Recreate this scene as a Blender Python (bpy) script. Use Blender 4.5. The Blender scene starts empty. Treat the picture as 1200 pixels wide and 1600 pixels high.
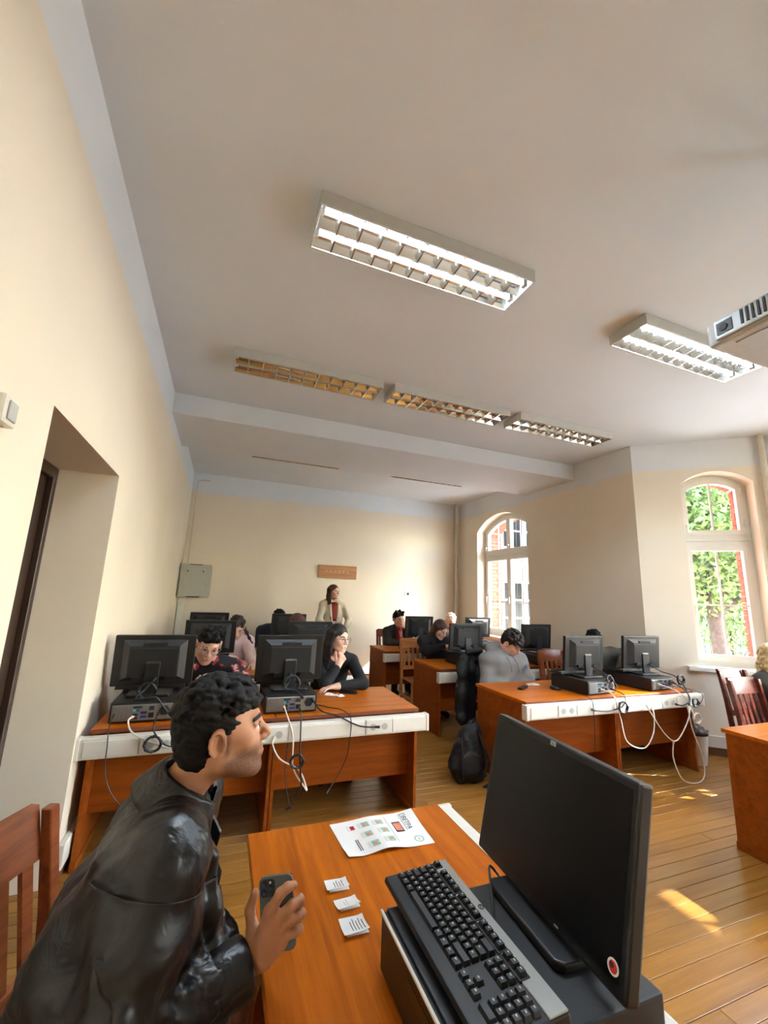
import bpy, bmesh, math, random
import numpy as np
from mathutils import Vector, Matrix
random.seed(7); np.random.seed(7)
scene = bpy.context.scene
col = scene.collection
R = math.radians

# ---------------------------------------------------------------- camera
CAM_Z = 1.62
cam_d = bpy.data.cameras.new('camera'); cam = bpy.data.objects.new('camera', cam_d); col.objects.link(cam)
cam_d.sensor_fit = 'HORIZONTAL'; cam_d.sensor_width = 36.0; cam_d.lens = 36.0 * 645.74 / 1200.0
cam_d.clip_start = 0.02; cam_d.clip_end = 500
def cam_axes(yaw, pitch, roll):
    f = Vector((math.sin(yaw) * math.cos(pitch), math.cos(yaw) * math.cos(pitch), math.sin(pitch)))
    r = Vector((math.cos(yaw), -math.sin(yaw), 0)); u = r.cross(f)
    c, s = math.cos(roll), math.sin(roll)
    return c * r + s * u, -s * r + c * u, f
_r, _u, _f = cam_axes(R(20.687), R(11.239), R(2.162))
cam.matrix_world = Matrix(((_r.x, _u.x, -_f.x, 0), (_r.y, _u.y, -_f.y, 0), (_r.z, _u.z, -_f.z, CAM_Z), (0, 0, 0, 1)))
scene.camera = cam

# ---------------------------------------------------------------- world, sun, exposure
SUN_DIR = Vector((-1.0, 0.40, -0.90)).normalized()       # direction the sunlight travels
w = bpy.data.worlds.new('sky'); scene.world = w; w.use_nodes = True
nt = w.node_tree; nt.nodes.clear()
sky = nt.nodes.new('ShaderNodeTexSky'); sky.sky_type = 'NISHITA'; sky.sun_disc = False
sky.sun_elevation = math.asin(-SUN_DIR.z); sky.sun_rotation = math.atan2(-SUN_DIR.x, -SUN_DIR.y)
sky.air_density = 1.0; sky.dust_density = 1.5; sky.ozone_density = 1.0
bg = nt.nodes.new('ShaderNodeBackground'); bg.inputs['Strength'].default_value = 2.3
wo = nt.nodes.new('ShaderNodeOutputWorld')
nt.links.new(sky.outputs[0], bg.inputs[0]); nt.links.new(bg.outputs[0], wo.inputs[0])
sun_d = bpy.data.lights.new('sun', 'SUN'); sun_d.energy = 8.0; sun_d.angle = R(0.55); sun_d.color = (1.0, 0.97, 0.92)
sun = bpy.data.objects.new('sun', sun_d); col.objects.link(sun)
sun.rotation_euler = SUN_DIR.to_track_quat('-Z', 'Y').to_euler()
scene.view_settings.view_transform = 'Standard'; scene.view_settings.look = 'None'
scene.view_settings.gamma = 1.0; scene.view_settings.use_curve_mapping = False
scene.view_settings.exposure = 1.6
scene.cycles.use_denoising = True
scene.cycles.max_bounces = 8; scene.cycles.diffuse_bounces = 5; scene.cycles.glossy_bounces = 4
scene.cycles.transmission_bounces = 6; scene.cycles.transparent_max_bounces = 12
scene.cycles.sample_clamp_indirect = 6.0; scene.cycles.caustics_reflective = False; scene.cycles.caustics_refractive = False
TUBE_POWER = 60.0                                          # radiance of the lit fluorescent tubes

# ---------------------------------------------------------------- mesh helpers
class MB:
    """collects polygons, then becomes ONE mesh object"""
    def __init__(s): s.v = []; s.f = []; s.m = []; s.cur = 0
    def mi(s, i): s.cur = i; return s
    def add(s, vs, fs):
        o = len(s.v); s.v += [tuple(v) for v in vs]
        for f in fs: s.f.append([o + i for i in f]); s.m.append(s.cur)
        return s
    def box(s, x0, x1, y0, y1, z0, z1, mtx=None):
        vs = [Vector(p) for p in ((x0,y0,z0),(x1,y0,z0),(x1,y1,z0),(x0,y1,z0),(x0,y0,z1),(x1,y0,z1),(x1,y1,z1),(x0,y1,z1))]
        if mtx is not None: vs = [mtx @ v for v in vs]
        return s.add(vs, ((0,3,2,1),(4,5,6,7),(0,1,5,4),(1,2,6,5),(2,3,7,6),(3,0,4,7)))
    def hexa(s, lo, hi):
        """lo/hi: 4 points each, counter-clockwise seen from above"""
        return s.add(list(lo) + list(hi), ((3,2,1,0),(4,5,6,7),(0,1,5,4),(1,2,6,5),(2,3,7,6),(3,0,4,7)))
    def tube(s, pts, r, n=8, cap=True, closed=False):
        pts = [Vector(p) for p in pts]; N = len(pts)
        rs = r if isinstance(r, (list, tuple)) else [r] * N
        t0 = (pts[1] - pts[0]).normalized(); a = Vector((0, 0, 1)) if abs(t0.z) < .9 else Vector((1, 0, 0))
        nrm = t0.cross(a).normalized(); rings = []
        for i, p in enumerate(pts):
            q0 = pts[i - 1] if (i > 0 or closed) else p; q1 = pts[(i + 1) % N] if (i < N - 1 or closed) else p
            t = (q1 - q0); t = t.normalized() if t.length > 1e-9 else t0
            nrm = (nrm - t * nrm.dot(t)); nrm = nrm.normalized() if nrm.length > 1e-6 else t.orthogonal().normalized()
            b = t.cross(nrm)
            rings.append([p + (nrm * math.cos(6.28318 * k / n) + b * math.sin(6.28318 * k / n)) * rs[i] for k in range(n)])
        vs = [v for g in rings for v in g]; fs = []
        for i in range(N if closed else N - 1):
            j = (i + 1) % N
            for k in range(n): fs.append((i*n+k, i*n+(k+1)%n, j*n+(k+1)%n, j*n+k))
        if cap and not closed:
            fs.append(tuple(range(n - 1, -1, -1))); fs.append(tuple((N-1)*n + k for k in range(n)))
        return s.add(vs, fs)
    def cyl(s, p0, p1, r, r1=None, n=16): return s.tube([p0, p1], [r, r if r1 is None else r1], n)
    def prism(s, poly, axis, a0, a1):
        """poly: 2D outline; axis 0/1/2 = extrusion axis; outline in the two other axes in order"""
        def P(q, a):
            if axis == 0: return (a, q[0], q[1])
            if axis == 1: return (q[0], a, q[1])
            return (q[0], q[1], a)
        n = len(poly); vs = [P(q, a0) for q in poly] + [P(q, a1) for q in poly]
        fs = [tuple(range(n - 1, -1, -1)), tuple(range(n, 2 * n))] + [(i, (i+1) % n, n + (i+1) % n, n + i) for i in range(n)]
        return s.add(vs, fs)
    def grid(s, fn, nu, nv, closed_u=False):
        vs = [fn(i / nu, j / nv) for j in range(nv + 1) for i in range(nu + 1)]
        fs = [(j*(nu+1)+i, j*(nu+1)+i+1, (j+1)*(nu+1)+i+1, (j+1)*(nu+1)+i) for j in range(nv) for i in range(nu)]
        return s.add(vs, fs)
    def ball(s, c, rx, ry=None, rz=None, nu=16, nv=10):
        ry = rx if ry is None else ry; rz = rx if rz is None else rz
        def fn(u, v):
            a = u * 6.28318; b = (v - .5) * math.pi
            return (c[0] + rx*math.cos(b)*math.cos(a), c[1] + ry*math.cos(b)*math.sin(a), c[2] + rz*math.sin(b))
        return s.grid(fn, nu, nv)
    def mesh(s, name, mats, bevel=0, seg=2, smooth=False, weld=False):
        me = bpy.data.meshes.new(name); me.from_pydata(s.v, [], s.f)
        for m in (mats if isinstance(mats, (list, tuple)) else [mats]): me.materials.append(m)
        if any(s.m): me.polygons.foreach_set('material_index', s.m)
        bm = bmesh.new(); bm.from_mesh(me)
        if weld: bmesh.ops.remove_doubles(bm, verts=bm.verts, dist=1e-5)
        bmesh.ops.recalc_face_normals(bm, faces=bm.faces)
        if bevel:
            es = [e for e in bm.edges if len(e.link_faces) == 2 and e.calc_face_angle(0) > .6]
            bmesh.ops.bevel(bm, geom=es, offset=bevel, segments=seg, profile=.6, affect='EDGES', clamp_overlap=True)
        bm.to_mesh(me); bm.free()
        if smooth:
            me.polygons.foreach_set('use_smooth', [True] * len(me.polygons))
            if smooth != 'all': me.set_sharp_from_angle(angle=R(40))
        return me
    def build(s, name, mats, parent=None, **kw):
        return link(name, s.mesh(name, mats, **kw), parent)

def link(name, me, parent=None):
    o = bpy.data.objects.new(name, me); col.objects.link(o)
    if parent is not None: o.parent = parent
    return o
def empty(name, loc=(0, 0, 0), rz=0.0):
    o = bpy.data.objects.new(name, None); col.objects.link(o); o.location = loc; o.rotation_euler = (0, 0, rz)
    o.empty_display_size = .05
    return o
def tag(o, label=None, cat=None, group=None, kind=None):
    if label: o['label'] = label
    if cat: o['category'] = cat
    if group: o['group'] = group
    if kind: o['kind'] = kind
    return o
def copy_tree(o, parent=None):
    c = o.copy(); col.objects.link(c); c.parent = parent
    for ch in list(o.children): copy_tree(ch, c)
    return c
def catmull(pts, n=8, closed=False):
    pts = [Vector(p) for p in pts]; out = []; N = len(pts)
    for i in range(N if closed else N - 1):
        if closed: p0, p1, p2, p3 = pts[i-1], pts[i], pts[(i+1) % N], pts[(i+2) % N]
        else: p0, p1, p2, p3 = pts[max(i-1, 0)], pts[i], pts[i+1], pts[min(i+2, N-1)]
        for k in range(n):
            t = k / n
            out.append(.5 * ((2*p1) + (p2-p0)*t + (2*p0-5*p1+4*p2-p3)*t*t + (3*p1-p0-3*p2+p3)*t**3))
    if not closed: out.append(pts[-1])
    return out
def text_mb(body, size, mb=None, mtx=None, depth=0.0):
    """lettering as flat polygons in the XY plane, centred"""
    cu = bpy.data.curves.new('lettering', 'FONT'); cu.body = body; cu.size = size; cu.align_x = 'CENTER'; cu.align_y = 'CENTER'
    cu.resolution_u = 2; cu.extrude = depth
    ob = bpy.data.objects.new('lettering', cu); me = ob.to_mesh()
    mb = mb or MB(); vs = [Vector(v.co) for v in me.vertices]
    if mtx is not None: vs = [mtx @ v for v in vs]
    mb.add(vs, [tuple(p.vertices) for p in me.polygons])
    ob.to_mesh_clear(); bpy.data.objects.remove(ob); bpy.data.curves.remove(cu)
    return mb

# ---------------------------------------------------------------- materials
def lin(c):
    """sRGB 0-255 -> linear"""
    return tuple(((x/255/12.92) if x/255 <= .04045 else ((x/255+.055)/1.055)**2.4) for x in c) + (1.0,)
def new_mat(name):
    m = bpy.data.materials.new(name); m.use_nodes = True; t = m.node_tree
    return m, t, t.nodes['Principled BSDF']
def mat(name, rgb, rough=.6, metal=0.0, var=.06, vscale=12, bump=0.0, bscale=200, spec=.5, coat=0.0, emit=0, stretch=(1,1,1), sheen=0):
    m, t, b = new_mat(name); N = t.nodes.new; L = t.links.new
    tc = N('ShaderNodeTexCoord'); mp = N('ShaderNodeMapping'); mp.inputs['Scale'].default_value = stretch
    L(tc.outputs['Object'], mp.inputs[0])
    nz = N('ShaderNodeTexNoise'); nz.inputs['Scale'].default_value = vscale; nz.inputs['Detail'].default_value = 4
    L(mp.outputs[0], nz.inputs['Vector'])
    c = lin(rgb); rp = N('ShaderNodeValToRGB')
    rp.color_ramp.elements[0].position = .3; rp.color_ramp.elements[1].position = .7
    rp.color_ramp.elements[0].color = tuple(max(0, x*(1-var)) for x in c[:3]) + (1,)
    rp.color_ramp.elements[1].color = tuple(min(1, x*(1+var)) for x in c[:3]) + (1,)
    L(nz.outputs['Fac'], rp.inputs[0]); L(rp.outputs[0], b.inputs['Base Color'])
    b.inputs['Roughness'].default_value = rough; b.inputs['Metallic'].default_value = metal
    b.inputs['Specular IOR Level'].default_value = spec; b.inputs['Coat Weight'].default_value = coat
    b.inputs['Coat Roughness'].default_value = .15
    if sheen: b.inputs['Sheen Weight'].default_value = sheen
    if bump:
        n2 = N('ShaderNodeTexNoise'); n2.inputs['Scale'].default_value = bscale; n2.inputs['Detail'].default_value = 3
        L(mp.outputs[0], n2.inputs['Vector']); bp = N('ShaderNodeBump'); bp.inputs['Strength'].default_value = bump
        bp.inputs['Distance'].default_value = .003; L(n2.outputs['Fac'], bp.inputs['Height']); L(bp.outputs[0], b.inputs['Normal'])
    if emit:
        b.inputs['Emission Color'].default_value = c; b.inputs['Emission Strength'].default_value = emit
    return m
def wood(name, c0, c1, rough=.35, scale=(1.5, 22, 22), coat=.15, spec=.28, perobj=.12):
    """grain runs along local x"""
    m, t, b = new_mat(name); N = t.nodes.new; L = t.links.new
    tc = N('ShaderNodeTexCoord'); mp = N('ShaderNodeMapping'); mp.inputs['Scale'].default_value = scale
    oi = N('ShaderNodeObjectInfo'); sc = N('ShaderNodeVectorMath'); sc.operation = 'SCALE'; sc.inputs[0].default_value = (7, 5, 3)
    L(oi.outputs['Random'], sc.inputs['Scale']); ad = N('ShaderNodeVectorMath'); ad.operation = 'ADD'
    L(tc.outputs['Object'], ad.inputs[0]); L(sc.outputs[0], ad.inputs[1]); L(ad.outputs[0], mp.inputs[0])
    nz = N('ShaderNodeTexNoise'); nz.inputs['Scale'].default_value = 1.0; nz.inputs['Detail'].default_value = 6; nz.inputs['Distortion'].default_value = .8
    L(mp.outputs[0], nz.inputs['Vector'])
    mp2 = N('ShaderNodeMapping'); mp2.inputs['Scale'].default_value = tuple(x*5 for x in scale); L(ad.outputs[0], mp2.inputs[0])
    n2 = N('ShaderNodeTexNoise'); n2.inputs['Scale'].default_value = 1.6; n2.inputs['Detail'].default_value = 3; L(mp2.outputs[0], n2.inputs['Vector'])
    mx = N('ShaderNodeMath'); mx.operation = 'MULTIPLY_ADD'; mx.inputs[1].default_value = .35; L(n2.outputs['Fac'], mx.inputs[0]); L(nz.outputs['Fac'], mx.inputs[2])
    rp = N('ShaderNodeValToRGB'); e = rp.color_ramp.elements
    e[0].position = .42; e[0].color = lin(c0); e[1].position = .86; e[1].color = lin(c1)
    L(mx.outputs[0], rp.inputs[0])
    hs = N('ShaderNodeHueSaturation'); mr = N('ShaderNodeMapRange'); mr.inputs['To Min'].default_value = 1 - perobj; mr.inputs['To Max'].default_value = 1 + perobj
    L(oi.outputs['Random'], mr.inputs[0]); L(mr.outputs[0], hs.inputs['Value']); L(rp.outputs[0], hs.inputs['Color'])
    L(hs.outputs[0], b.inputs['Base Color']); b.inputs['Roughness'].default_value = rough
    b.inputs['Coat Weight'].default_value = coat; b.inputs['Coat Roughness'].default_value = .2; b.inputs['Specular IOR Level'].default_value = spec
    bp = N('ShaderNodeBump'); bp.inputs['Strength'].default_value = .06; bp.inputs['Distance'].default_value = .002
    L(n2.outputs['Fac'], bp.inputs['Height']); L(bp.outputs[0], b.inputs['Normal'])
    return m
def emission(name, rgb, strength):
    m, t, b = new_mat(name); t.nodes.remove(b); e = t.nodes.new('ShaderNodeEmission'); e.inputs[0].default_value = tuple(rgb) + (1,)
    e.inputs[1].default_value = strength; t.links.new(e.outputs[0], t.nodes['Material Output'].inputs[0]); return m
def paint(name, rgb, line_z=None, rgb2=None, var=.03, bump=.12):
    """wall paint: rgb below line_z, rgb2 above (world height, object at origin)"""
    m, t, b = new_mat(name); N = t.nodes.new; L = t.links.new
    tc = N('ShaderNodeTexCoord'); nz = N('ShaderNodeTexNoise'); nz.inputs['Scale'].default_value = 1.3; nz.inputs['Detail'].default_value = 5
    L(tc.outputs['Object'], nz.inputs['Vector'])
    def tone(c):
        rp = N('ShaderNodeValToRGB'); c = lin(c)
        rp.color_ramp.elements[0].color = tuple(x*(1-var) for x in c[:3]) + (1,); rp.color_ramp.elements[1].color = tuple(min(1, x*(1+var)) for x in c[:3]) + (1,)
        rp.color_ramp.elements[0].position = .3; rp.color_ramp.elements[1].position = .7
        L(nz.outputs['Fac'], rp.inputs[0]); return rp.outputs[0]
    out = tone(rgb)
    if line_z is not None:
        sp = N('ShaderNodeSeparateXYZ'); L(tc.outputs['Object'], sp.inputs[0]); gt = N('ShaderNodeMath'); gt.operation = 'GREATER_THAN'; gt.inputs[1].default_value = line_z
        L(sp.outputs['Z'], gt.inputs[0]); mx = N('ShaderNodeMix'); mx.data_type = 'RGBA'
        L(gt.outputs[0], mx.inputs['Factor']); L(out, mx.inputs['A']); L(tone(rgb2), mx.inputs['B']); out = mx.outputs['Result']
    L(out, b.inputs['Base Color']); b.inputs['Roughness'].default_value = .75; b.inputs['Specular IOR Level'].default_value = .25
    n2 = N('ShaderNodeTexNoise'); n2.inputs['Scale'].default_value = 60; n2.inputs['Detail'].default_value = 4; L(tc.outputs['Object'], n2.inputs['Vector'])
    bp = N('ShaderNodeBump'); bp.inputs['Strength'].default_value = bump; bp.inputs['Distance'].default_value = .004
    L(n2.outputs['Fac'], bp.inputs['Height']); L(bp.outputs[0], b.inputs['Normal'])
    return m
def brick_mat(name, c0, c1, cm, scale=1.0):
    m, t, b = new_mat(name); N = t.nodes.new; L = t.links.new
    tc = N('ShaderNodeTexCoord'); br = N('ShaderNodeTexBrick'); br.inputs['Scale'].default_value = scale
    br.inputs['Color1'].default_value = lin(c0); br.inputs['Color2'].default_value = lin(c1); br.inputs['Mortar'].default_value = lin(cm)
    br.inputs['Brick Width'].default_value = .26; br.inputs['Row Height'].default_value = .08; br.inputs['Mortar Size'].default_value = .008
    sp = N('ShaderNodeSeparateXYZ'); cb = N('ShaderNodeCombineXYZ'); ad = N('ShaderNodeMath'); ad.operation = 'ADD'
    L(tc.outputs['Object'], sp.inputs[0]); L(sp.outputs['X'], ad.inputs[0]); L(sp.outputs['Y'], ad.inputs[1])
    L(ad.outputs[0], cb.inputs['X']); L(sp.outputs['Z'], cb.inputs['Y']); L(cb.outputs[0], br.inputs['Vector'])
    L(br.outputs['Color'], b.inputs['Base Color']); b.inputs['Roughness'].default_value = .9
    return m
def glass_mat():
    m, t, b = new_mat('window_glass'); t.nodes.remove(b); N = t.nodes.new; L = t.links.new
    g = N('ShaderNodeBsdfGlossy'); g.inputs['Roughness'].default_value = .02; tr = N('ShaderNodeBsdfTransparent'); tr.inputs[0].default_value = (.94, .97, .96, 1)
    ge = N('ShaderNodeNewGeometry'); dt = N('ShaderNodeVectorMath'); dt.operation = 'DOT_PRODUCT'; L(ge.outputs['Incoming'], dt.inputs[0]); L(ge.outputs['Normal'], dt.inputs[1])
    ab = N('ShaderNodeMath'); ab.operation = 'ABSOLUTE'; L(dt.outputs['Value'], ab.inputs[0]); iv = N('ShaderNodeMath'); iv.operation = 'SUBTRACT'; iv.inputs[0].default_value = 1.0; L(ab.outputs[0], iv.inputs[1])
    pw = N('ShaderNodeMath'); pw.operation = 'POWER'; pw.inputs[1].default_value = 5; L(iv.outputs[0], pw.inputs[0])
    fr = N('ShaderNodeMath'); fr.operation = 'MULTIPLY_ADD'; fr.inputs[1].default_value = .9; fr.inputs[2].default_value = .04; L(pw.outputs[0], fr.inputs[0]); mx = N('ShaderNodeMixShader')
    L(fr.outputs[0], mx.inputs[0]); L(tr.outputs[0], mx.inputs[1]); L(g.outputs[0], mx.inputs[2]); L(mx.outputs[0], t.nodes['Material Output'].inputs[0])
    return m
M = {}
M['wall'] = paint('cream_wall_paint', (232, 222, 202), 3.32, (224, 228, 229))
M['ceiling'] = paint('white_ceiling_paint', (219, 223, 225))
M['niche'] = paint('grey_niche_paint', (200, 195, 180))
M['plank'] = wood('ochre_floor_plank', (136, 91, 35), (166, 119, 53), rough=.34, spec=.3, scale=(1.2, 14, 14), coat=.25, perobj=.10)
M['gap'] = mat('dark_floor_gap', (70, 45, 22), .9)
M['desk'] = wood('alder_desktop', (152, 74, 10), (196, 106, 18), rough=.36, coat=.0, spec=.14, perobj=.04)
M['desk_side'] = wood('alder_panel', (121, 56, 14), (150, 77, 22), rough=.42, scale=(1.5, 20, 20), coat=.0, spec=.18, perobj=.05)
M['edge'] = mat('brown_edge_band', (120, 62, 34), .4)
M['chair'] = wood('reddish_chair_wood', (118, 58, 30), (160, 88, 50), rough=.3, scale=(3, 30, 30), coat=.3)
M['chair_dark'] = wood('mahogany_chair_wood', (74, 34, 26), (108, 54, 42), rough=.25, scale=(3, 30, 30), coat=.4)
M['chair_light'] = wood('beech_chair_wood', (176, 108, 56), (206, 140, 84), rough=.3, scale=(3, 30, 30), coat=.3)
M['white_pl'] = mat('white_plastic', (226, 223, 212), .42, var=.02)
M['pvc'] = mat('white_window_frame', (228, 226, 216), .4, var=.02)
M['black_pl'] = mat('black_plastic', (17, 17, 18), .42, bump=.05, bscale=600)
M['black_mat'] = mat('matte_black_plastic', (12, 12, 13), .6)
M['panel_grey'] = mat('charcoal_back_panel', (36, 38, 41), .45, var=.04)
M['case'] = mat('black_case_metal', (22, 22, 23), .45, bump=.04, bscale=700)
M['steel'] = mat('bare_steel', (150, 150, 148), .38, metal=.8, var=.08)
M['silver'] = mat('silver_plastic', (176, 180, 178), .35, metal=.35, var=.03)
M['screen'] = mat('dark_screen', (6, 6, 7), .3, var=.02, spec=.4)
M['key'] = mat('black_key', (34, 35, 37), .5, var=.03)
M['legend'] = mat('white_legend', (200, 200, 196), .6)
M['rubber'] = mat('black_cable', (20, 20, 22), .45)
M['white_cable'] = mat('white_cable', (222, 214, 200), .45)
M['green_pl'] = mat('green_connector', (60, 170, 130), .5)
M['blue_pl'] = mat('blue_connector', (40, 60, 150), .5)
M['grey_pl'] = mat('grey_plastic', (186, 188, 184), .5, var=.03)
M['lamp'] = mat('grey_lamp_housing', (196, 196, 188), .5, var=.02)
M['mirror'] = mat('polished_reflector', (216, 216, 212), .12, metal=1.0, var=.02)
M['tube_on'] = emission('lit_tube', (.82, .955, 1.12), TUBE_POWER)
M['tube_off'] = mat('unlit_tube', (225, 225, 220), .25)
M['paper'] = mat('white_paper', (238, 238, 234), .8, var=.015)
M['ink'] = mat('black_ink', (40, 42, 48), .8)
M['navy_ink'] = mat('navy_ink', (34, 44, 92), .8)
M['green_ink'] = mat('green_print', (150, 196, 176), .8, var=.3, vscale=160)
M['orange_ink'] = mat('orange_print', (226, 140, 110), .8, var=.2, vscale=90)
M['red_ink'] = mat('red_print', (190, 40, 40), .8, var=.2)
M['cabinet'] = mat('grey_cabinet_metal', (176, 178, 168), .5, var=.03)
M['sign'] = wood('tan_board', (164, 116, 78), (190, 142, 100), rough=.7, coat=0)
M['pipe'] = mat('cream_pipe', (214, 206, 188), .5)
M['door'] = mat('dark_brown_door', (52, 36, 27), .45, var=.15, vscale=6, stretch=(8, 8, 1))
M['glass'] = glass_mat()
M['brick'] = mat('red_brick', (158, 74, 56), .9, var=.2, vscale=18, bump=.4, bscale=60)
M['mortar'] = mat('pale_mortar', (196, 178, 160), .95)
M['brickwall'] = brick_mat('far_brickwork', (182, 96, 74), (160, 78, 60), (206, 190, 176))
M['wing'] = brick_mat('pale_wing_brickwork', (184, 104, 86), (164, 84, 68), (200, 186, 174))
M['bounce_ground'] = mat('pale_bounce_ground', (196, 197, 190), .95, var=.12, vscale=4)  # ground colour kept pale to bounce daylight up onto the ceiling
M['leaf'] = mat('leaf_green', (92, 112, 48), .7, var=.45, vscale=3)
M['bark'] = mat('dark_bark', (74, 58, 48), .95, var=.3, vscale=14)
M['fence'] = mat('dark_green_iron', (40, 62, 50), .6)
M['plaster'] = mat('pale_plaster', (222, 220, 212), .9)
M['bin'] = mat('white_bin_plastic', (214, 216, 214), .45)
M['bag_film'] = mat('dark_bin_liner', (64, 62, 62), .3, bump=.5, bscale=40)
M['fabric_black'] = mat('black_nylon', (12, 12, 14), .7, bump=.35, bscale=260)
M['olive'] = mat('olive_canvas', (92, 88, 62), .85, bump=.3, bscale=240)
M['skirting'] = mat('brown_skirting', (110, 76, 48), .5)
# ================================================================ THE ROOM
XL, XR, YB, YF, ZC = -0.694, 4.88, 8.08, -1.9, 3.68
BAY = [(4.88, 3.73), (5.95, 2.80), (5.95, 1.30), (4.88, 0.37)]       # plan of the bay on the right
# floor: slab with separate planks running across the room
fl = MB(); fl.box(XL - .5, 6.1, YF - .1, YB + .1, -.2, -.012); floor = tag(fl.build('floor', M['gap']), kind='structure')
PW = 0.092; plank_meshes = []
for k in range(3):
    mb = MB(); mb.box(0, 3.0, 0, PW - .0032, -.02, 0); plank_meshes.append(mb.mesh('plank', M['plank'], bevel=.0012, seg=1))
row = 0; y = YF
while y < YB:
    yc = y + PW / 2
    xmax = 4.9
    if BAY[3][1] < yc < BAY[0][1]:
        xmax = 5.98 if 1.3 < yc < 2.8 else 4.9 + 1.07 * ((3.73 - yc) / .93 if yc > 2.8 else (yc - .37) / .93)
    cut = XL + (1.6, 3.4, 2.4, 4.1, 2.0, 2.9)[row % 6] + .13 * math.sin(row * 2.3)
    x0 = XL - .36 if 1.9 < yc < 3.03 else XL
    for (a, b) in ((x0, cut - .002), (cut, xmax)):
        o = link('plank', plank_meshes[row % 3], floor); o.location = (a, y, 0); o.scale = ((b - a) / 3.0, 1, 1)
    row += 1; y += PW
cl = MB(); cl.box(XL - .5, 6.6, YF - .3, YB + .3, ZC, ZC + .3); ceiling = tag(cl.build('ceiling', M['ceiling']), kind='structure')
bm_ = MB(); bm_.box(XL - .02, XR + .02, 4.70, 5.86, 3.45, ZC + .01); tag(bm_.build('ceiling_beam', M['ceiling'], bevel=.015), kind='structure')

def frame_of(A, B):
    """wall frame: s along A->B, n outward (to the left of the direction), z up"""
    d = Vector((B[0]-A[0], B[1]-A[1], 0)); Ls = d.length; d.normalize(); n = Vector((-d.y, d.x, 0))
    return Matrix(((d.x, n.x, 0, A[0]), (d.y, n.y, 0, A[1]), (0, 0, 1, 0), (0, 0, 0, 1))), Ls
class Arch:
    def __init__(s, c, a, z0, z1, h): s.c, s.a, s.z0, s.z1, s.h = c, a, z0, z1, h; s.R = (a*a + h*h) / (2*h); s.zc = z1 + h - s.R
    def top(s, x, d=0): return s.zc + math.sqrt(max((s.R - d)**2 - (x - s.c)**2, 0))
    def outline(s, d=0, z0=None, N=14):
        """open polyline from bottom left over the arch to bottom right, inset by d"""
        a = s.a - d; z0 = s.z0 + d if z0 is None else z0
        pts = [(s.c - a, z0)] + [(s.c - a + 2*a*i/N, s.top(s.c - a + 2*a*i/N, d)) for i in range(N + 1)] + [(s.c + a, z0)]
        return pts
def ring(mb, o, i, n0, n1, T, closed=True):
    """solid between two outlines of equal length, extruded along n"""
    k = len(o)
    P = lambda q, n: T @ Vector((q[0], n, q[1]))
    for j in range(k if closed else k - 1):
        q = (j + 1) % k
        mb.add([P(o[j], n0), P(o[q], n0), P(i[q], n0), P(i[j], n0), P(o[j], n1), P(o[q], n1), P(i[q], n1), P(i[j], n1)],
               ((3,2,1,0), (4,5,6,7), (0,1,5,4), (1,2,6,5), (2,3,7,6), (3,0,4,7)))
def wall_with_window(name, A, B, arch=None, thick=.3, ztop=ZC, s0=0.0, s1=None, mat_=None):
    T, Ls = frame_of(A, B); s1 = Ls if s1 is None else s1; mb = MB()
    def bx(a, b, z0, z1): mb.hexa([T @ Vector(p) for p in ((a,0,z0),(b,0,z0),(b,thick,z0),(a,thick,z0))], [T @ Vector(p) for p in ((a,0,z1),(b,0,z1),(b,thick,z1),(a,thick,z1))])
    if arch is None: bx(s0, s1, -.02, ztop)
    else:
        bx(s0, arch.c - arch.a, -.02, ztop); bx(arch.c + arch.a, s1, -.02, ztop); bx(arch.c - arch.a, arch.c + arch.a, -.02, arch.z0)
        N = 20
        for i in range(N):
            x0 = arch.c - arch.a + 2*arch.a*i/N; x1 = x0 + 2*arch.a/N; za, zb = arch.top(x0), arch.top(x1)
            mb.hexa([T @ Vector(p) for p in ((x0,0,za),(x1,0,zb),(x1,thick,zb),(x0,thick,za))], [T @ Vector(p) for p in ((x0,0,ztop),(x1,0,ztop),(x1,thick,ztop),(x0,thick,ztop))])
    return tag(mb.build(name, mat_ or M['wall'], weld=True), kind='structure'), T
brick_me = None
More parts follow.
